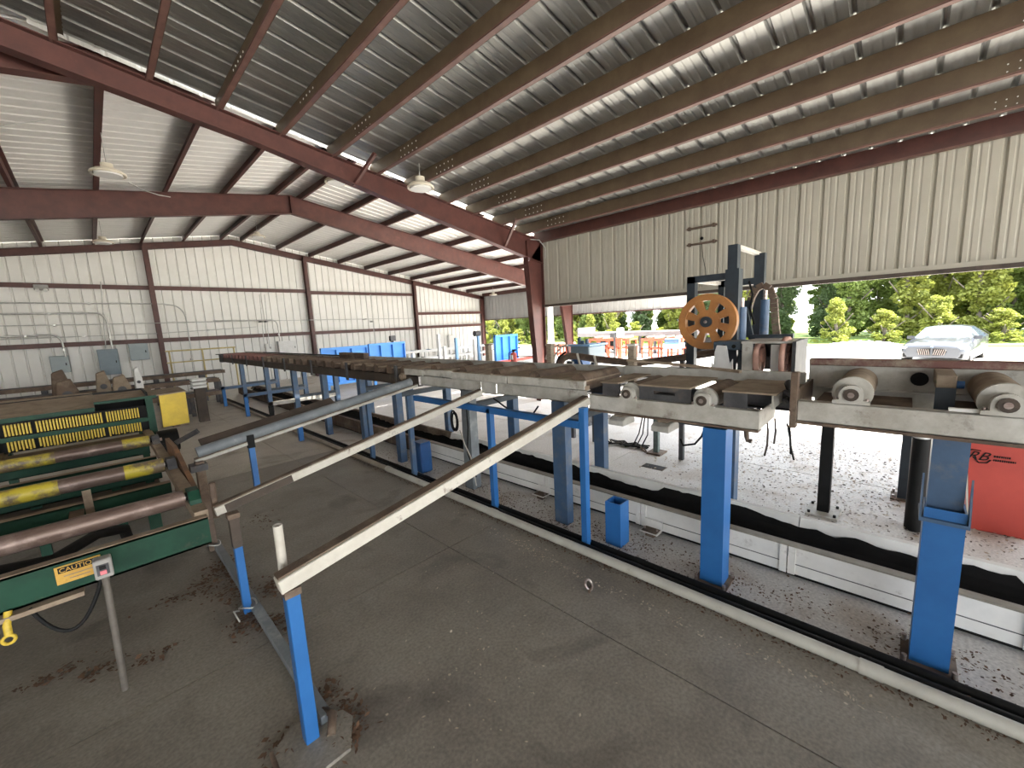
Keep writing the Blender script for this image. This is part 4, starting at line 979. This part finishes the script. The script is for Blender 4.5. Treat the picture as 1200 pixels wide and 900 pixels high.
fe = thing('fire_extinguisher', (7.78,7.25,.8), 'red fire extinguisher hung on the dark red column', 'extinguisher')
c = onX(602,420,7.72)
MB().cyl((c.x,c.y,.92),(c.x,c.y,1.22),.085,18).sphere((c.x,c.y,1.22),.085,16,8,.6).build('cylinder','red',fe)
MB().cyl((c.x,c.y,1.26),(c.x,c.y,1.31),.03,10).box(c.x-.02,c.x+.02,c.y-.10,c.y+.03,1.31,1.345).build('valve_handle','black',fe)
MB().tube([(c.x,c.y+.04,1.30),(c.x-.05,c.y+.12,1.25),(c.x-.06,c.y+.12,1.05)],.014,6).build('hose','black',fe)
box('white_label','white',fe,c.x-.095,c.x-.06,c.y-.045,c.y+.045,1.08,1.20)
MB().beam((c.x+.05,c.y,1.15),(8.1,F1+.02,1.15),.05,.03).build('wall_bracket','rust',fe)

# grey timber posts and the white pipe behind the conveyors
for px, lb, cap in ((740,'weathered timber post with a white cap behind the plated conveyor',True),(643.5,'weathered timber post below the white downpipe',False),(571,'weathered timber post beside the tall blue barrier',False)):
    c = onX(px,403,3.72); t = thing('timber_post', (c.x,c.y,1.25), lb, 'post')
    box('post','wood',t,3.703,3.773,c.y-.036,c.y+.036,1.25,c.z-.02, bevel=.005)
    box('cap','white' if cap else 'wood',t,3.702,3.783,c.y-.046,c.y+.046,c.z-.02,c.z)
wp_ = thing('downpipe', (10.5,8.4,0), 'white round pipe standing beside the tapered red column', 'pipe')
MB().cyl((10.5,8.4,0),(10.5,8.4,4.6),.10,16).build('pipe','white',wp_); MB().cyl((10.5,8.4,1.3),(10.5,8.4,1.42),.115,16).build('collar','white',wp_)
dp = thing('duct_pipe', (5.6,3.5,0), 'brown sagging duct pipe with pale hoses hung over it', 'pipe')
L1 = [onX(x,y,5.6) for x,y in ((654,430),(660,420),(668,417),(680,418),(700,421),(738,425))]
MB().tube(L1,.055,10).build('duct','rust',dp)
for x_ in (3.62,4.05): box('stand_leg','greydk',dp,5.57,5.63,x_-.03,x_+.03,0,1.33)
for p in (L1[3],L1[4]): MB().tube([p+Vector((-.06,.02,.06)),p+Vector((-.07,-.03,-.1)),p+Vector((-.05,-.08,-.25))],.02,6).build('pale_hose','paleworn',dp)
dp2 = thing('duct_pipe', (5.6,2.3,0), 'brown straight duct pipe running to the bandmill', 'pipe')
L2 = [onX(x,y,5.55) for x,y in ((744,426),(775,422),(800,419),(838,413),(852,411))]
MB().tube(L2,.05,10).build('duct','rust',dp2)
for t_ in (.3,): box('stand_leg','greydk',dp2,5.52,5.58,L2[2].y-.03,L2[2].y+.03,0,L2[2].z-.04)
# hydraulic power unit behind the conveyors
hp = thing('hydraulic_unit', (6.6,4.9,0), 'blue-topped hydraulic power unit with hoses beside the timber post', 'machine')
X6 = 6.6
def p6(x,y): return onX(x,y,X6)
a = p6(668,404); b = p6(690,411)
box('tank','elecdk',hp,X6,X6+.6,b.y,a.y,1.2,a.z-.03, bevel=.02); box('tank_lid','skyblue',hp,X6-.03,X6+.63,b.y-.04,a.y+.05,a.z-.03,a.z)
c = p6(685,427); MB().cyl((X6-.25,c.y,c.z),(X6,c.y,c.z),.14,18).build('motor','bluetank',hp)
for px in (662,670,694): q = p6(px,420); box('leg','greydk',hp,X6+.1,X6+.16,q.y-.03,q.y+.03,0,1.2)
box('base','greydk',hp,X6-.3,X6+.6,b.y-.1,a.y+.2,0,.06); box('motor_stand','greydk',hp,X6-.22,X6-.05,c.y-.1,c.y+.1,.06,c.z-.13)
for i, pts in enumerate((((651,428),(655,415),(662,406),(669,404)),((656,430),(660,418),(668,412)),((646,420),(650,409),(660,404),(664,408)),((660,430),(664,419),(672,414),(676,420)))):
    MB().tube([p6(*q)+Vector((-.12-.03*i,0,0)) for q in pts],.022,6).build('hose','paleworn' if i%2 == 0 else 'black',hp)
for i,(px,py) in enumerate(((672,400),(676,403),(681,401))): q = p6(px,py); MB().cyl((X6+.2,q.y,a.z),(X6+.2,q.y,q.z+.05),.035,8).build('filter','bluewn',hp)

# under the conveyors: jack stand, cable heap, loose hardware
js = thing('jack_stand', (5.62,2.56,0), 'grey-green perforated jack post on a rusty foot', 'stand')
box('post','elec2g',js,5.58,5.65,2.53,2.60,.02,1.15); box('foot','rust',js,5.50,5.74,2.46,2.67,0,.025); box('head','elec2',js,5.54,5.69,2.47,2.66,1.05,1.22)
MB().tube([(5.5,2.68,.02),(5.47,2.72,.06),(5.5,2.76,.09),(5.54,2.72,.06),(5.53,2.68,.02)],.012,6).build('shackle','rust',js)
ch = thing('cable_heap', (5.7,3.1,0), 'heap of black cables lying on the pale floor', 'cable')
for i in range(7):
    a0 = random.uniform(0,6); pts = [(5.7+random.uniform(-.12,.12)+.05*math.cos(a0+j), 2.75+.11*j+random.uniform(-.03,.03), .02+.02*random.random()) for j in range(7)]
    MB().tube(pts,.012,6).build('strand','black',ch)
for s in (0,.08,.14): MB().tube([(5.72,2.85+s,.03),(5.65,2.72+s,.25),(5.62,2.70+s*.5,.6),(5.62,2.72,1.05)],.009,6).build('riser_cable','black',ch)
hh = thing('floor_hatch', (5.05,2.33,0), 'small black slot plate set in the pale floor', 'hatch')
box('plate','black',hh,4.98,5.12,2.20,2.48,.0,.006); box('lip','rust',hh,4.97,5.13,2.19,2.49,0,.003)
cv = onZ(690,690,0); ck = thing('steel_clevis', (cv.x,cv.y,0), 'small dark steel clevis lying on the dirty concrete', 'hardware')
rg = [(cv.x+.035*math.cos(t),cv.y+.02*math.sin(t),.035+.03*math.sin(t)) for t in [math.pi*2*j/14 for j in range(15)]]
MB().tube(rg,.010,6).build('loop','steel',ck); MB().cyl((cv.x-.04,cv.y-.03,.01),(cv.x+.04,cv.y+.0,.014),.010,8).build('pin','rust',ck)

# red cabinet at the right
rcab = thing('red_cabinet', (5.4,-.65,0), 'red steel cabinet with dark logo behind the thick blue post', 'cabinet')
MB().prism([(-.50,.0),(-.83,.0),(-.83,1.32),(-.435,1.32),(-.43,.85),(-.455,.55)],'X',5.20,5.75).build('body','red',rcab,.012)
for (y0_,z0_),(y1_,z1_) in (((-.50,.02),(-.455,.55)),((-.455,.55),(-.43,.85)),((-.43,.85),(-.435,1.30))): MB().beam((5.196,y0_,z0_),(5.196,y1_,z1_),.012,.012).build('edge_strip','paleworn',rcab)
lo = onX(1131,529,5.19)
text_mesh('logo_letters','RB',.105,'black',rcab,(5.192,lo.y-.01,lo.z-.06),(0,-1,0),(0,0,1),shear=.45)
MB().tube([(5.194,lo.y+.02,lo.z-.05),(5.194,lo.y,lo.z+.0),(5.194,lo.y-.04,lo.z+.025),(5.194,lo.y-.09,lo.z+.02)],.005,5).build('logo_swoosh','black',rcab)
MB().tube([(5.194,lo.y-.05,lo.z-.04),(5.194,lo.y-.085,lo.z-.085),(5.194,lo.y-.13,lo.z-.08),(5.194,lo.y-.15,lo.z-.05)],.005,5).build('logo_swoosh','black',rcab)
for j,(ya,yb_,dz) in enumerate(((-.165,-.25,-.015),(-.165,-.29,-.048))):
    y_ = lo.y+ya
    while y_ > lo.y+yb_:
        w_ = random.choice((.006,.008,.010)); box('small_print','black',rcab,5.1925,5.196,y_-w_,y_,lo.z+dz-.008,lo.z+dz+.008); y_ -= w_+.004
# ------------------------------------------------------------------ the yard: red decks, trailer, car, trees
def red_deck(x, y0, y1, z1, label, n=4):
    t = thing('log_deck', (x,(y0+y1)/2,-.3), label, 'machine')
    for dx in (0,.9):
        box('rail','redmach',t,x+dx,x+dx+.12,y0,y1,z1-.14,z1); box('lower_rail','redmach',t,x+dx,x+dx+.08,y0,y1,z1-.62,z1-.54)
    for i in range(n+1):
        y = y0+(y1-y0-.1)*i/n
        for dx in (0,.9): box('leg','redmach',t,x+dx,x+dx+.10,y,y+.10,-.3,z1-.14)
        box('cross_tie','redmach',t,x+.1,x+.9,y,y+.1,z1-.12,z1-.02)
        if i < n: MB().cyl((x-.05,y+.35,z1+.06),(x+1.05,y+.35,z1+.06),.07,10).build('roller','rust' if i%2 else 'pink',t)
    return t
red_deck(21.8, 11.6, 14.4, .86, 'orange-red steel log deck with the white seat beside it')
red_deck(22.0, 8.6, 11.0, .82, 'orange-red steel log deck nearest the orange wheel')
red_deck(20.6, 15.0, 17.0, .55, 'low orange-red steel log deck beside the tapered red column')
tl = thing('flatbed_trailer', (25.5,11.5,-.3), 'long grey flatbed trailer parked behind the red decks', 'trailer')
box('bed','trailergrey',tl,24.6,26.8,7.4,17.2,.85,1.12); box('headboard','trailergrey',tl,24.6,26.8,17.1,17.2,1.12,1.5)
for y in (8.2,9.4,15.2):
    for x in (24.75,26.4): MB().cyl((x,y,.2),(x+.25,y,.2),.5,18).build('wheel','black',tl)
for y in (11.5,12.5): box('landing_leg','greydk',tl,25.0,25.15,y,y+.15,-.3,.85)
ws = thing('operator_seat', (20.9,12.9,-.3), 'white operator canopy with dark seat on the red deck', 'seat')
q = onX(729,392,21.3)
box('canopy','white',ws,20.9,21.3,q.y-.16,q.y+.16,.95,1.50,bevel=.06); box('seat','greydk',ws,20.9,21.3,q.y+.2,q.y+.6,.95,1.25,bevel=.05); box('pedestal','redmach',ws,21.1,21.2,q.y-.05,q.y+.05,-.3,.95); box('seat_post','greydk',ws,21.1,21.2,q.y+.35,q.y+.45,-.3,.95)
bt = thing('blue_winch', (21.2,9.0,-.3), 'light blue winch frame standing before the red deck', 'machine')
q = onX(788,400,21.0); box('drum_frame','skyblue',bt,21.0,21.5,q.y-.45,q.y+.5,.35,.62,bevel=.03); MB().cyl((21.05,q.y-.35,.75),(21.05,q.y+.4,.75),.12,12).build('drum','bluewn',bt)
for dy in (-.4,.4): box('leg','skyblue',bt,21.1,21.2,q.y+dy,q.y+dy+.1,-.3,.35)

# car
def build_car(cx, cy, heading):
    t = thing('car', (cx,cy,-.3), 'white four-door car with wide black-mesh twin grille parked in the yard', 'car')
    t.rotation_euler = (0,0,heading)
    # stations: (s from the nose backwards, half profile (w,z) from sill to centre)
    S = [(0.00, [(.62,.30),(.70,.42),(.72,.58),(.66,.66),(.36,.69),(0,.70)]),
         (0.14, [(.80,.24),(.85,.42),(.86,.62),(.76,.73),(.40,.77),(0,.78)]),
         (0.55, [(.90,.22),(.93,.45),(.92,.70),(.80,.82),(.42,.88),(0,.89)]),
         (1.20, [(.91,.22),(.945,.48),(.93,.78),(.80,.90),(.42,.955),(0,.965)]),
         (1.65, [(.91,.22),(.94,.48),(.93,.83),(.80,.96),(.42,1.02),(0,1.03)]),
         (2.00, [(.91,.22),(.94,.48),(.93,.86),(.71,1.14),(.40,1.205),(0,1.22)]),
         (2.45, [(.91,.22),(.94,.48),(.93,.88),(.64,1.32),(.36,1.375),(0,1.385)]),
         (3.10, [(.91,.22),(.94,.48),(.93,.90),(.63,1.34),(.36,1.395),(0,1.405)]),
         (3.70, [(.91,.22),(.94,.48),(.93,.92),(.66,1.24),(.37,1.30),(0,1.31)]),
         (4.20, [(.90,.24),(.93,.48),(.93,.94),(.72,1.05),(.40,1.10),(0,1.11)]),
         (4.60, [(.88,.28),(.91,.50),(.90,.92),(.74,.98),(.40,1.00),(0,1.01)]),
         (4.80, [(.80,.32),(.84,.50),(.84,.80),(.72,.86),(.40,.88),(0,.88)])]
    def sec(k): 
        s, p = S[k]; return [(s-2.3, w, z) for w,z in p] + [(s-2.3, -w, z) for w,z in p[-2::-1]]
    rings = [sec(k) for k in range(len(S))]; n = len(rings[0])
    body, glass = MB(), {'windscreen':MB(), 'side_window':MB(), 'rear_window':MB()}
    for k in range(len(S)-1):
        for i in range(n-1):
            q = [rings[k][i], rings[k][i+1], rings[k+1][i+1], rings[k+1][i]]
            side = i in (2, n-4); top = i in (3,4,5,6)
            if top and k in (4,5): glass['windscreen'].add(q,[(0,1,2,3)],True)
            elif top and k in (7,8): glass['rear_window'].add(q,[(0,1,2,3)],True)
            elif side and 4 < k < 8: glass['side_window'].add(q,[(0,1,2,3)],False)
            else: body.add(q,[(0,1,2,3)],True)
    for k in (0,len(S)-1): body.add(rings[k],[tuple(range(n))])
    def mk(mb, nm, m, par): 
        o = bpy.data.objects.new(nm, mb.mesh(nm, m)); C.objects.link(o); o.parent = par; return o
    b = mk(body,'body','carpaint',t)
    bm = bmesh.new(); bm.from_mesh(b.data); bmesh.ops.remove_doubles(bm, verts=bm.verts, dist=.001); bmesh.ops.recalc_face_normals(bm, faces=bm.faces); bm.to_mesh(b.data); bm.free()
    for nm, mb in glass.items():
        if nm == 'side_window':
            for sgn in (1,-1):
                g = MB(); 
                for f in mb.f:
                    vs = [mb.v[i] for i in f]
                    if sum(v[1] for v in vs)*sgn > 0: g.add(vs,[(0,1,2,3)])
                mk(g,nm,'carglass',b)
        else: mk(mb,nm,'carglass',b)
    for s in (-1.45,1.42):
        for w in (-.92,.70):
            wl = mk(MB().cyl((s,w,.33),(s,w+.22,.33),.335,22),'wheel','black',t)
            mk(MB().cyl((s,w-.004 if w < 0 else w+.18,.33),(s,w+.04 if w < 0 else w+.226,.33),.22,16),'rim','steel',wl)
    for sgn in (1,-1):
        gr = mk(MB().prism([(sgn*.03,.38),(sgn*.03,.64),(sgn*.30,.62),(sgn*.40,.52),(sgn*.30,.40)],'X',-2.325,-2.29),'grille','black',t)
        for i in range(6): mk(MB().beam((-2.328,sgn*(.05+.055*i),.40),(-2.328,sgn*(.05+.055*i)+.05*sgn,.61),.006,.012),'grille_bar','steel',gr)
        mk(MB().prism([(sgn*.46,.58),(sgn*.82,.62),(sgn*.84,.70),(sgn*.56,.67)],'X',-2.27,-2.10),'headlight','lens',t)
        mk(MB().prism([(sgn*.50,.28),(sgn*.78,.30),(sgn*.80,.44),(sgn*.60,.42)],'X',-2.26,-2.12),'air_intake','black',t)
        mk(MB().box(-.62,-.50,sgn*.93-.10,sgn*.93+.10,.90,1.02),'mirror','carpaint',t)
    mk(MB().cyl((-2.30,0,.70),(-2.29,0,.70),.04,12),'badge','skyblue',t)
    return t
cp = CM @ Vector(((1108-600)/FPX,(400-450)/FPX,1.0))*16.4
build_car(cp.x, cp.y, math.radians(-11))
# pale berm and shrubs by the grass
bm_ = thing('gravel_berm', (31.8,2.2,-.3), 'long low pale gravel heap before the trees', 'gravel heap')
mb = MB(); nn = 26; vs = []
for i in range(nn+1):
    y = .2+3.3*i/nn; h = .30*(max(0.0,math.sin(math.pi*i/nn))**.4)*(1+.15*math.sin(i*1.9))
    vs += [(31.2,y,-.3),(31.5,y,-.3+h*.8),(31.9,y,-.3+h),(32.5,y,-.3)]
mb.add(vs,[(4*i+j,4*i+j+1,4*i+j+5,4*i+j+4) for i in range(nn) for j in range(3)],True).build('heap','gravel',bm_)
mb = MB()
for i in range(160):
    a = random.uniform(.3,3.4); r = random.uniform(.03,.09); mb.sphere((31.15+random.uniform(0,.3),a,-.28+random.uniform(0,.12)),r,5,3)
tag(mb.build('loose_stones','gravel',bm_),kind='stuff')

def leaf_mesh(name, m, h, rx, seed, n=5200, low=.12, leaf=.16, shrub=False):
    rnd = random.Random(seed); vs = []; fs = []
    blobs = []
    for i in range(75):
        z = h*(low+(1-low)*rnd.random()); k = math.sqrt(max(.12,1-((z/h-.45)/.60)**2))*rnd.uniform(.7,1.0)
        if shrub: k = (1.05-.75*(z/h))*rnd.uniform(.6,1.15)
        a = rnd.uniform(0,6.283); r = rx*k*math.sqrt(rnd.random())
        blobs.append((r*math.cos(a), r*math.sin(a), z, rx*(rnd.uniform(.30,.55) if not shrub else rnd.uniform(.12,.36))))
    for i in range(n):
        bx,by,bz,br = blobs[rnd.randrange(len(blobs))]
        d = Vector((rnd.gauss(0,1),rnd.gauss(0,1),rnd.gauss(0,1))).normalized()*br*(rnd.random()**.35)
        c = Vector((bx,by,bz))+Vector((d.x,d.y,d.z*.8))
        if c.z < .1: continue
        u = Vector((rnd.gauss(0,1),rnd.gauss(0,1),rnd.gauss(0,.6))).normalized(); w = u.cross(Vector((rnd.gauss(0,1),rnd.gauss(0,1),rnd.gauss(0,1)))).normalized()
        s = leaf*rnd.uniform(.6,1.3); k = len(vs)
        vs += [c+u*s, c+w*s*.6, c-u*s, c-w*s*.6]; fs.append((k,k+1,k+2,k+3))
    me = bpy.data.meshes.new(name); me.from_pydata([tuple(v) for v in vs],[],fs); me.materials.append(M[m]); return me
def trunk_mesh(h, seed):
    rnd = random.Random(seed); mb = MB(); p = Vector((0,0,-.1)); pts = [p.copy()]
    for i in range(6): p = p+Vector((rnd.uniform(-.12,.12),rnd.uniform(-.12,.12),h/7)); pts.append(p.copy())
    mb.tube(pts,.11,7)
    for i in range(5):
        q = pts[1+i]; a = rnd.uniform(0,6.28); mb.tube([q,q+Vector((.5*math.cos(a),.5*math.sin(a),.45)),q+Vector((1.1*math.cos(a),1.1*math.sin(a),1.2))],.035,5)
    return mb.mesh('trunk','bark')
KINDS = [('leafA',9.0,1.08,'broad bright green tree'),('leafB',10.0,1.0,'tall yellow-green tree'),('leafC',8.4,1.05,'dense deep green tree')]
LM = [(leaf_mesh('crown', k[0], k[1], k[2], 10+i, 17000, .03, .10), trunk_mesh(k[1]*.9, 40+i), k) for i, k in enumerate(KINDS)]
LM += [(leaf_mesh('crown', 'leafB', 3.3, 1.15, 77, 9000, .0, .075, True), trunk_mesh(2.6, 78), ('leafB',2.9,1.0,'low yellow-green shrub'))]
rt_ = random.Random(3)
def where(y, x):
    v = y*24/x                                        # what stands before it, seen from the shed
    if v < -4: return 'past the parked car'
    if v < 0: return 'behind the parked car'
    if v < 3: return 'behind the low gravel heap'
    if v < 8: return 'behind the bandmill'
    if v < 12: return 'behind the flatbed trailer'
    if v < 17: return 'behind the red log decks'
    return 'beyond the corner of the wide shed'
def tree(x, y, kind, sc_, row):
    me, tm, k = LM[kind]
    t = thing('tree', (x,y,-.25), None, 'tree', 'trees along the edge of the yard'); t.rotation_euler = (0,0,rt_.uniform(0,6.28)); t.scale = (sc_,sc_,sc_*(rt_.uniform(.95,1.1) if kind < 3 else rt_.uniform(.6,1.35)))
    for nm, m in (('crown',me),('trunk',tm)):
        o = bpy.data.objects.new(nm, m); C.objects.link(o); o.parent = t
    t['label'] = k[3]+', '+('front row','second row','third row','fourth row','last row','before the trees')[row]+', '+where(y,x)
for row, x0 in enumerate((36.4,39.4,42.4,45.4,48.4)):
    y = -15.0+1.5*(row%2)
    while y < 52:
        f = y*35/x0
        if not 4.4 < f < 6.0: tree(x0+rt_.uniform(-.12,.12), y+rt_.uniform(-.12,.12), rt_.choice((0,0,1,1,2)), rt_.uniform(.96,1.04), row)
        y += 3.0
for i in range(26):
    y = -13+2.35*i
    if 4.0 < y < 6.4: continue
    tree(33.9+rt_.uniform(-.1,.1), y, 3, rt_.uniform(.6,.92), 5)

# ------------------------------------------------------------------ litter
def flakes(name, label, cat, m, spots, size, zoff=.004, curl=.5):
    vs = []; fs = []; rnd = random.Random(len(name)*7+len(spots))
    for (cx, cy, rx, ry, n) in spots:
        for i in range(n):
            x = cx+rnd.gauss(0,rx); y = cy+rnd.gauss(0,ry); a = rnd.uniform(0,6.28); s = size*rnd.uniform(.4,1.4); b = s*rnd.uniform(.3,.7)
            u = Vector((math.cos(a),math.sin(a),rnd.uniform(-curl,curl)*.5)); w = Vector((-math.sin(a),math.cos(a),rnd.uniform(-curl,curl)))
            c = Vector((x,y,zoff+s*.25*curl+rnd.random()*.012)); k = len(vs)
            vs += [c+u*s, c+w*b, c-u*s, c-w*b]; fs.append((k,k+1,k+2,k+3))
    me = bpy.data.meshes.new(name); me.from_pydata([tuple(v) for v in vs],[],fs); me.materials.append(M[m])
    o = bpy.data.objects.new(name, me); C.objects.link(o); return tag(o, label, cat, kind='stuff')
def fz(px,py): p = onZ(px,py,0); return p.x, p.y
def spots(L): return [(*fz(px,py),rx,ry,n) for px,py,rx,ry,n in L]
flakes('leaf_litter','brown dead leaves drifted around the trestle legs','leaves','leafdead',spots([(262,670,.06,.10,160),(275,690,.07,.14,170),(290,730,.06,.08,140),(268,660,.04,.05,80),(318,690,.05,.10,110),(325,730,.05,.05,90),(240,690,.06,.10,80),(400,840,.05,.06,150),(408,862,.05,.05,120),(385,812,.03,.04,60),(330,880,.05,.04,60),(305,610,.06,.10,50),(210,700,.10,.05,60),(180,770,.08,.03,50),(70,790,.10,.04,70),(120,785,.06,.03,60)]),.016)
flakes('wood_chips','pale wood chips strewn beside the floor pipe','chips','chippale',spots([(560,612,.03,.25,40),(610,638,.03,.2,60),(640,655,.03,.2,60),(700,685,.03,.25,60),(800,732,.03,.2,50),(900,775,.03,.15,50),(985,812,.03,.1,40),(620,720,.5,.5,60),(500,760,.5,.4,40),(560,840,.4,.2,25)]),.009)
flakes('bark_dirt','brown bark and dirt caught between the floor pipes','dirt','leafdead',[(2.66,y*.35-1.5,.025,.14,60) for y in range(0,24)]+[(2.83,y*.35-1.5,.025,.15,40) for y in range(0,24)]+[(3.15,y*.5-1.2,.10,.2,110) for y in range(0,16)]+[(3.05,yy,.12,.14,220) for yy in (-.2,.93,1.6,1.95,2.4,3.2,3.8)],.010)
flakes('bark_chips','dark bark chips scattered over the pale floor','chips','chipdark',[(5.1+.5*i,.3+.35*j,.4,.35,70) for i in range(5) for j in range(-4,5)]+[(4.4,.6,.2,.5,120),(4.4,-.5,.2,.4,90)],.014)
flakes('sawdust_chips','pale sawdust chips scattered over the concrete apron','chips','chippale',[(5.3+.6*i,.2+.4*j,.5,.4,70) for i in range(5) for j in range(-4,6)],.016)
